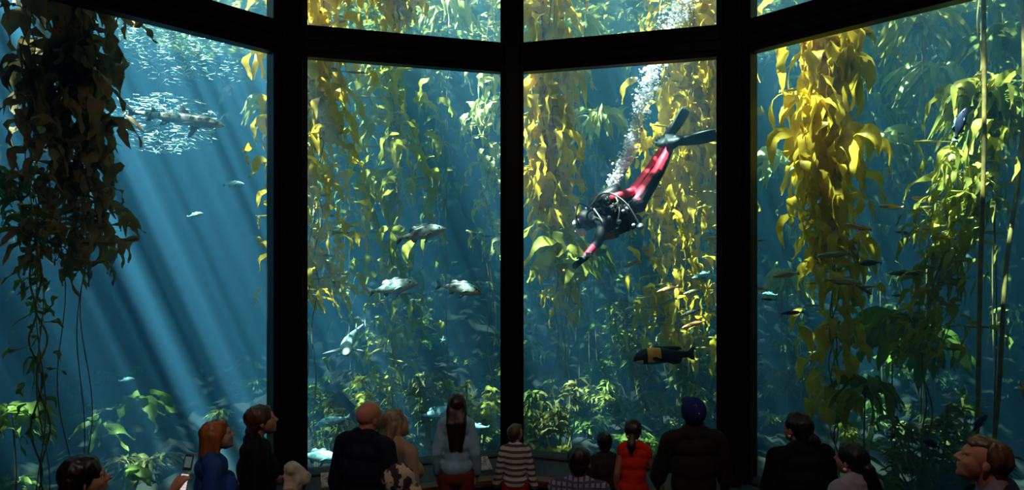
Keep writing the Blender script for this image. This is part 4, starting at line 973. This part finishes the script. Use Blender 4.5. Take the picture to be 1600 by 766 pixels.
# woman with bun
o, HM, h, s = person('woman in black top with dark hair in a low bun, right of the thick mullion', ground(1250, 4.9), 1.735, 14, 'warm', True, head=(14, 8, 0), shirt=blackc, pants=darkp, hair=bun_hair(.22, -.55, -.20, .16), hair_m=hairs['black'], build=1.22, sleeve=.75,
       elbow={'l': (-.30, -.02, 1.12)}, wrist={'l': (-.28, .12, .92)})
earm = mat('pearl_earring', (.8, .78, .7), .15)
V, Fc = ball((0, 0, 0), .012, 5, 8); link('earring', mesh('ear', [HM @ Vector((-.345 * h, -.03 * h, -.17 * h)) + v for v in V], Fc), earm, o)
# woman with ponytail
o, HM, h, s = person('woman in a light grey lilac top with a thick dark ponytail, left of the boy', ground(1335, 4.45), 1.655, 22, 'warm', True, head=(16, 6, -4), shirt=cloth('lilac_grey_cloth', (.40, .38, .46)), pants=denim, hair=pony_hair(1.5, .19, .35), hair_m=hairs['black'], build=1.05, sleeve=1.6)
V, Fc = ball((0, 0, 0), .011, 5, 8); link('earring', mesh('ear', [HM @ Vector((-.345 * h, -.03 * h, -.19 * h)) + v for v in V], Fc), earm, o)
# boy on the right
o, HM, h, s = person('boy with short brown hair at lower right, face in profile looking up to the left', ground(1548, 3.15, .45), 1.63, 62, 'ruddy', head=(0, 16, 0), shirt=mat('grey_mauve_sweater', (.22, .16, .19), .9, var=.3), pants=denim, hair=crop_hair, hair_m=hairs['sandy'], build=.9, sleeve=1.9, voxel=.005, hs=1.04)
fuse('hood_collar', [capsule((-.10, -.06, 1.375), (.10, -.06, 1.375), .062, .062), capsule((-.13, -.05, 1.36), (-.10, .06, 1.33), .05, .04), capsule((.13, -.05, 1.36), (.10, .06, 1.33), .05, .04)], .008, navy, o, 3)

# phone in the hand of the woman at left
pc = P(291, 737, 3.515)
phm = mat('silver_phone', (.75, .75, .78), .25, metal=.3, var=.05); scr = bpy.data.materials.new('lit_phone_screen'); scr.use_nodes = True
bb = scr.node_tree.nodes['Principled BSDF']; bb.inputs['Base Color'].default_value = (.1, .2, .2, 1); bb.inputs['Emission Color'].default_value = (.35, .6, .6, 1); bb.inputs['Emission Strength'].default_value = .10
pr = empty('flip_phone', pc, 'small silver flip phone held up open at the end of a raised hand', 'phone')
pr.rotation_euler = (R(-12), R(8), R(8))
link('keypad_half', boxmesh('kp', [((0, 0, 0), (1, 0, 0), (0, 1, 0), (-.022, .022, -.008, .008, -.095, -.004))], .005), phm, pr)
kpm = bpy.data.materials.new('backlit_keypad'); kpm.use_nodes = True; kb_ = kpm.node_tree.nodes['Principled BSDF']; kb_.inputs['Emission Color'].default_value = (1, .85, .88, 1); kb_.inputs['Emission Strength'].default_value = .75
link('keypad', boxmesh('kk', [((0, -.009, 0), (1, 0, 0), (0, 1, 0), (-.017 + .012 * i, -.007 + .012 * i, -.001, .0012, -.088 + .013 * j, -.078 + .013 * j)) for i in range(3) for j in range(6)], 0), kpm, pr)
link('screen_half', boxmesh('sh', [((0, .006, 0), (1, 0, 0), (0, 1, 0), (-.022, .022, -.006, .006, .004, .085))], .005), mat('dark_phone_frame', (.08, .09, .1), .3), pr)
link('screen', boxmesh('sc', [((0, -.0015, 0), (1, 0, 0), (0, 1, 0), (-.016, .016, -.001, .0012, .020, .072))], 0), scr, pr)

# small notice plates on the parapet rail
plm = mat('white_notice_card', (.62, .62, .60), .5, color2=(.30, .31, .33), scale=30, lo=.42, hi=.5, stretch=(1, 1, 2.5))
def card(x, y, D, lb, k):
    a, b = nodes[k], nodes[k + 1]; t = (b - a).normalized(); n = Vector((-t.y, t.x))
    p0 = offs(-.34)[k] ; p1 = offs(.055)[k]; X = (x - 800) / F
    # on the sloping ledge: the point of its middle line on this sight line
    m0 = offs(-.13)[k]; m1 = offs(-.13)[k + 1]; dd = m1 - m0; u = (X * m0.y - m0.x) / (dd.x - X * dd.y); c = m0 + dd * u
    rt = empty('notice_card', (c.x, c.y, SILL - .055), lb, 'card')
    rt.rotation_euler = (R(18), 0, math.atan2(t.y, t.x))
    link('plate', boxmesh('plate', [((0, 0, 0), (1, 0, 0), (0, 1, 0), (-.085, .085, -.10, .10, .0, .012))], .003), plm, rt)
    link('printing', boxmesh('print', [((0, 0, 0), (1, 0, 0), (0, 1, 0), (-.045, .045, .02 - .03 * q, .03 - .03 * q, .012, .0135)) for q in range(3)], 0), mat('grey_print', (.30, .30, .32), .6), rt)
card(517, 745, 5.75, 'white notice card on the sloping ledge left of the bald man', 1)
card(752, 714, 6.35, 'pale notice card on the ledge right of the girl in light blue', 1)

# ------------------------------------------------------------------ diver, head down to the left
DD = 8.0
def Q(x, y, dd=0.0): return P(x, y, DD + dd)
base_d = Q(960, 335)
diver = empty('diver', base_d, 'scuba diver in a black and red wetsuit gliding head down with long dark fins', 'person')
def dl(p): return Vector(p) - base_d
suit_b = mat('black_neoprene', (.012, .012, .016), .55, var=.3); suit_r = mat('red_neoprene', (.75, .025, .06), .5, var=.15); glove_m = mat('blue_grey_glove', (.04, .09, .13), .6)
sh = Q(938, 338); hipc = Q(992, 312); chest = Q(958, 332)
shn, shf = Q(944, 350, -.16), Q(934, 330, .16)
hn, hf = Q(996, 318, -.09), Q(990, 308, .09)
kn, kf = Q(1030, 266, -.09), Q(1020, 262, .12)
an, af = Q(1049, 226, -.06), Q(1038, 228, .12)
hd = Q(916, 344, -.02)
eln, wn = Q(934, 380, -.24), Q(913, 404, -.28)
elf, wf = Q(962, 366, .25), Q(940, 372, .10)
prim = [capsule(dl(sh), dl(hipc), .135, .125), capsule(dl(shn), dl(shf), .09, .09), ell(dl(chest), (.2, .17, .15)), capsule(dl(hn), dl(hf), .115, .115),
        capsule(dl(sh), dl(hd), .07, .07), ell(dl(hd), (.125, .105, .120)), ell(dl(Q(909, 350, -.04)), (.085, .075, .09))]
prim += [capsule(dl(hn), dl(kn), .105, .072), capsule(dl(kn), dl(kn + (an - kn) * .4), .070, .066), capsule(dl(kn + (an - kn) * .3), dl(an), .066, .045),
         capsule(dl(hf), dl(kf), .105, .072), capsule(dl(kf), dl(kf + (af - kf) * .4), .070, .066), capsule(dl(kf + (af - kf) * .3), dl(af), .066, .045)]
prim += [capsule(dl(shn), dl(eln), .070, .055), capsule(dl(eln), dl(wn), .055, .040), capsule(dl(shf), dl(elf), .065, .052), capsule(dl(elf), dl(wf), .052, .040)]
prim += hand_prims(dl(wn), (wn - eln) + Vector((-.05, 0, .03)), (.2, -.9, -.3), 1.15, 1, .25) + hand_prims(dl(wf), (wf - elf), (0, 0, -1), 1.1, -1, .5)
# the other arm folded along the flank, its red sleeve showing on top
prim += []
body = fuse('body', prim, .009, [suit_b, suit_r, glove_m], diver, 4)
def segd(p, a, b):
    ab = b - a; t = max(0, min(1, (p - a).dot(ab) / ab.length_squared)); return (p - (a + ab * t)).length, t
segs = [('leg', dl(hn), dl(kn)), ('calf', dl(kn), dl(an)), ('leg', dl(hf), dl(kf)), ('calf', dl(kf), dl(af)), ('fore', dl(eln), dl(wn)), ('up', dl(shn), dl(eln)), ('fore', dl(elf), dl(wf)), ('torso', dl(sh), dl(hipc)), ('hand', dl(wn), dl(wn + (wn - eln).normalized() * .22)), ('hand', dl(wf), dl(wf + (wf - elf).normalized() * .22))]
me = body.data
for p in me.polygons:
    c = p.center; best = min(((segd(c, a, b)[0], nm, segd(c, a, b)[1]) for nm, a, b in segs)); nm, t = best[1], best[2]; n = p.normal
    side = n.dot(Vector((-.80, 0, .60)))
    if nm == 'calf' and t < .93: p.material_index = 1 if side > -.35 else 0
    elif nm == 'leg': p.material_index = 1 if side > .25 and t > .05 else 0
    elif nm == 'fore' and .25 < t < .9: p.material_index = 1
    elif nm == 'hand': p.material_index = 2
# red sleeve patch over the hip side
fuse('red_sleeve', [capsule(dl(Q(960, 309, -.10)), dl(Q(986, 300, -.12)), .055, .048)], .008, suit_r, diver, 2)
bcm = mat('black_vest_cloth', (.014, .015, .02), .45, var=.4, scale=18, bump=.5); grey_m = mat('grey_strap', (.45, .47, .48), .5); tank_m = mat('dark_air_tank', (.02, .024, .03), .3, spec=.6)
vest = fuse('buoyancy_vest', [capsule(dl(Q(938, 330, -.02)), dl(Q(978, 322, -.02)), .145, .135), ell(dl(Q(962, 352, -.10)), (.17, .09, .09)), ell(dl(Q(990, 346, -.10)), (.085, .075, .08)), ell(dl(Q(938, 346, -.10)), (.08, .10, .08)), ell(dl(Q(975, 330, -.12)), (.12, .12, .08))], .010, bcm, diver, 1, .045, 14)
for a, b, c in (((962, 306), (968, 328), (964, 350)), ((928, 326), (940, 344), (944, 356))):
    link('strap', mesh('strap', *tube_arrays([dl(q) for q in spline([Q(*a, -.20), Q(*b, -.26), Q(*c, -.24)], 10)], .008, 6)), grey_m, vest)
for x, y in ((968, 346), (952, 340), (990, 352), (974, 330)):
    V, Fc = ball(dl(Q(x, y, -.26)), .022, 6, 8); link('buckle', mesh('buckle', V, Fc), grey_m, vest)
ta, tb = Q(926, 322, .0), Q(972, 296, .0)
tk = link('air_tank', mesh('tank', *tube_arrays([dl(ta + (tb - ta) * u) for u in (-.12, -.09, -.03, .05, .9, .97, 1.0)], [.02, .03, .08, .10, .10, .08, .03], 16)), tank_m, diver)
link('valve', mesh('valve', *tube_arrays([dl(ta + (ta - tb) * .10), dl(ta + (ta - tb) * .22)], .028, 8)), grey_m, tk)
for pts_ in ([(922, 326, -.05), (905, 318, -.18), (900, 338, -.25), (907, 356, -.16)], [(922, 322, -.05), (945, 302, -.22), (975, 315, -.28), (1000, 352, -.2)], [(924, 324, .0), (938, 304, -.20), (962, 305, -.26), (978, 330, -.26)]):
    link('hose', mesh('hose', *tube_arrays([dl(Q(*q)) for q in pts_] and [dl(q) for q in spline([Q(*q) for q in pts_], 16)], .010, 6)), mat('light_grey_hose', (.35, .37, .38), .4) if pts_[1][1] < 305 else suit_b, diver)
V, Fc = ball(dl(Q(1001, 354, -.2)), .04, 8, 10); link('gauge', mesh('gauge', V, Fc), mat('gauge_grey', (.3, .33, .35), .3), diver)
# mask with a bright faceplate, regulator
mk = fuse('mask', [capsule(dl(Q(905, 348, -.13)), dl(Q(903, 352, .07)), .062, .062)], .008, mat('mask_skirt', (.03, .03, .03), .4), diver, 2)
gmk = mat('mask_glass', (.75, .85, .86), .08, spec=.9, var=.05)
fuse('faceplate', [capsule(dl(Q(900, 349, -.125)), dl(Q(899, 352, .04)), .042, .042)], .007, gmk, mk, 2)
fuse('regulator', [ell(dl(Q(909, 363, -.10)), (.055, .06, .05)), ell(dl(Q(902, 361, -.11)), (.03, .03, .03))], .006, mat('pale_regulator', (.62, .68, .66), .25), diver, 1)
link('wrist_computer', boxmesh('wc', [((0, 0, 0), (1, 0, .0), (0, 1, 0), (-.035, .035, -.03, .03, -.03, .03))], .008), suit_b, diver).location = dl(Q(920, 398, -.31))
fin_m = mat('dark_rubber_fin', (.035, .055, .055), .5, var=.3)
def swim_fin(a, b, wid, nvec):
    a = dl(a); b = dl(b); d = (b - a).normalized(); nv = Vector(nvec); nv = (nv - d * nv.dot(d)).normalized(); sd = d.cross(nv); V = []; Fc = []; L_ = (b - a).length; N_ = 12
    for i in range(N_ + 1):
        u = i / N_; wdt = wid * (.42 + .58 * min(1, max(0, (u - .22) / .5)) ** .8) * (1 if u < .93 else .86); th = .034 * (1 - u) ** 1.5 + .006 + (.035 if u < .25 else 0)
        bow = -.10 * math.sin(u * 2.6) * L_ * .6
        for (k, t) in ((-1, 0), (-.92, 1.5), (-.5, .7), (0, 1), (.5, .7), (.92, 1.5), (1, 0), (.92, -1.5), (0, -1), (-.92, -1.5)):
            V.append(a + d * (u * L_) + sd * (k * wdt / 2) + nv * (t * th + bow))
    for i in range(N_):
        for k in range(10): Fc.append((i * 10 + k, i * 10 + (k + 1) % 10, (i + 1) * 10 + (k + 1) % 10, (i + 1) * 10 + k))
    Fc.append(tuple(range(10))[::-1]); Fc.append(tuple(range(N_ * 10, N_ * 10 + 10)))
    return link('swim_fin', mesh('fin', V, Fc), fin_m, diver)
swim_fin(Q(1040, 222, -.06), Q(1119, 209, -.22), .17, (0, .75, .65)); swim_fin(Q(1030, 229, .12), Q(1071, 170, .10), .15, (-.7, .65, -.3))
for a_, b_ in ((an, Q(1056, 217, -.06)), (af, Q(1040, 218, .12))):
    fuse('foot_pocket', [capsule(dl(a_), dl(b_), .058, .050)], .009, fin_m, diver, 2)

# bubbles rising from the regulator in a widening column
bub = bpy.data.materials.new('air_bubble'); bub.use_nodes = True; b_ = bub.node_tree.nodes['Principled BSDF']
b_.inputs['Base Color'].default_value = (.95, .98, 1, 1); b_.inputs['Roughness'].default_value = .12; b_.inputs['Specular IOR Level'].default_value = .9
tr_ = bub.node_tree.nodes.new('ShaderNodeBsdfTranslucent'); tr_.inputs[0].default_value = (.9, .95, 1, 1); mxx = bub.node_tree.nodes.new('ShaderNodeMixShader'); mxx.inputs[0].default_value = .4
bub.node_tree.links.new(b_.outputs[0], mxx.inputs[1]); bub.node_tree.links.new(tr_.outputs[0], mxx.inputs[2]); bub.node_tree.links.new(mxx.outputs[0], bub.node_tree.nodes['Material Output'].inputs[0])
br = random.Random(4); ba = Acc(); path = spline([Q(950, 310, .1), Q(966, 270, .1), Q(988, 220, .15), Q(1002, 165, .2), Q(1020, 110, .25), Q(1048, 45, .3), Q(1078, -20, .3), Q(1090, -110, .3)], 80)
for k in range(4200):
    u = br.random() ** .85; i = int(u * 79); p = path[i]; wd = .04 + .20 * u + .10 * max(0, u - .55)
    if br.random() < .25 * (1 - u) : continue
    rr = abs(br.gauss(0, .006)) + .0035 + (br.random() < .05) * br.uniform(.008, .02)
    q = p + Vector((br.gauss(0, wd * .42), br.gauss(0, wd * .5), br.gauss(0, .06)))
    ba.add(ball(q, (rr, rr, rr * br.uniform(.6, 1)), 4, 6))
tag(ba.build('air_bubbles', bub), 'column of white air bubbles rising from the diver past the golden kelp', 'bubbles', kind='stuff')

star(1268, 552, 7.75, 9, 'pale yellow sea star low behind the foot of the large golden kelp, the upper one', star_m, .4)
star(1262, 573, 7.8, 8, 'whitish sea star just below the pale yellow one', star_w, 1.1)
star(1599, 607, 6.4, 15, 'yellow sea star cut by the right edge of the picture', star_m, .8)
star(692, 532, 9.2, 7, 'small pale sea star near the right side of the second pane', star_w, .2)

# ------------------------------------------------------------------ dim room lamps
for i, (x, y, e) in enumerate(((-2.4, 1.2, 80), (0.3, 0.8, 95), (2.6, 1.4, 58))):
    root = empty('ceiling_spotlight', (x, y, TOP), 'small black spotlight on the ceiling behind the visitors', 'spotlight', 'ceiling spotlights')
    link('housing', mesh('h', *tube_arrays([(0, 0, -.02), (0, 0, -.05), (0, .03, -.10), (0, .10, -.22)], [.03, .03, .06, .07], 12)), steel_blk, root)
    ld = bpy.data.lights.new('spot', 'SPOT'); lo = bpy.data.objects.new('spot', ld); C.objects.link(lo); lo.parent = root
    lo.location = (0, .12, -.26); ld.energy = e; ld.color = (1.0, .74, .62); ld.spot_size = R(95); ld.spot_blend = .8; ld.shadow_soft_size = .12
    lo.rotation_euler = Vector((0, 4.0, -5.8)).to_track_quat('-Z', 'Y').to_euler()
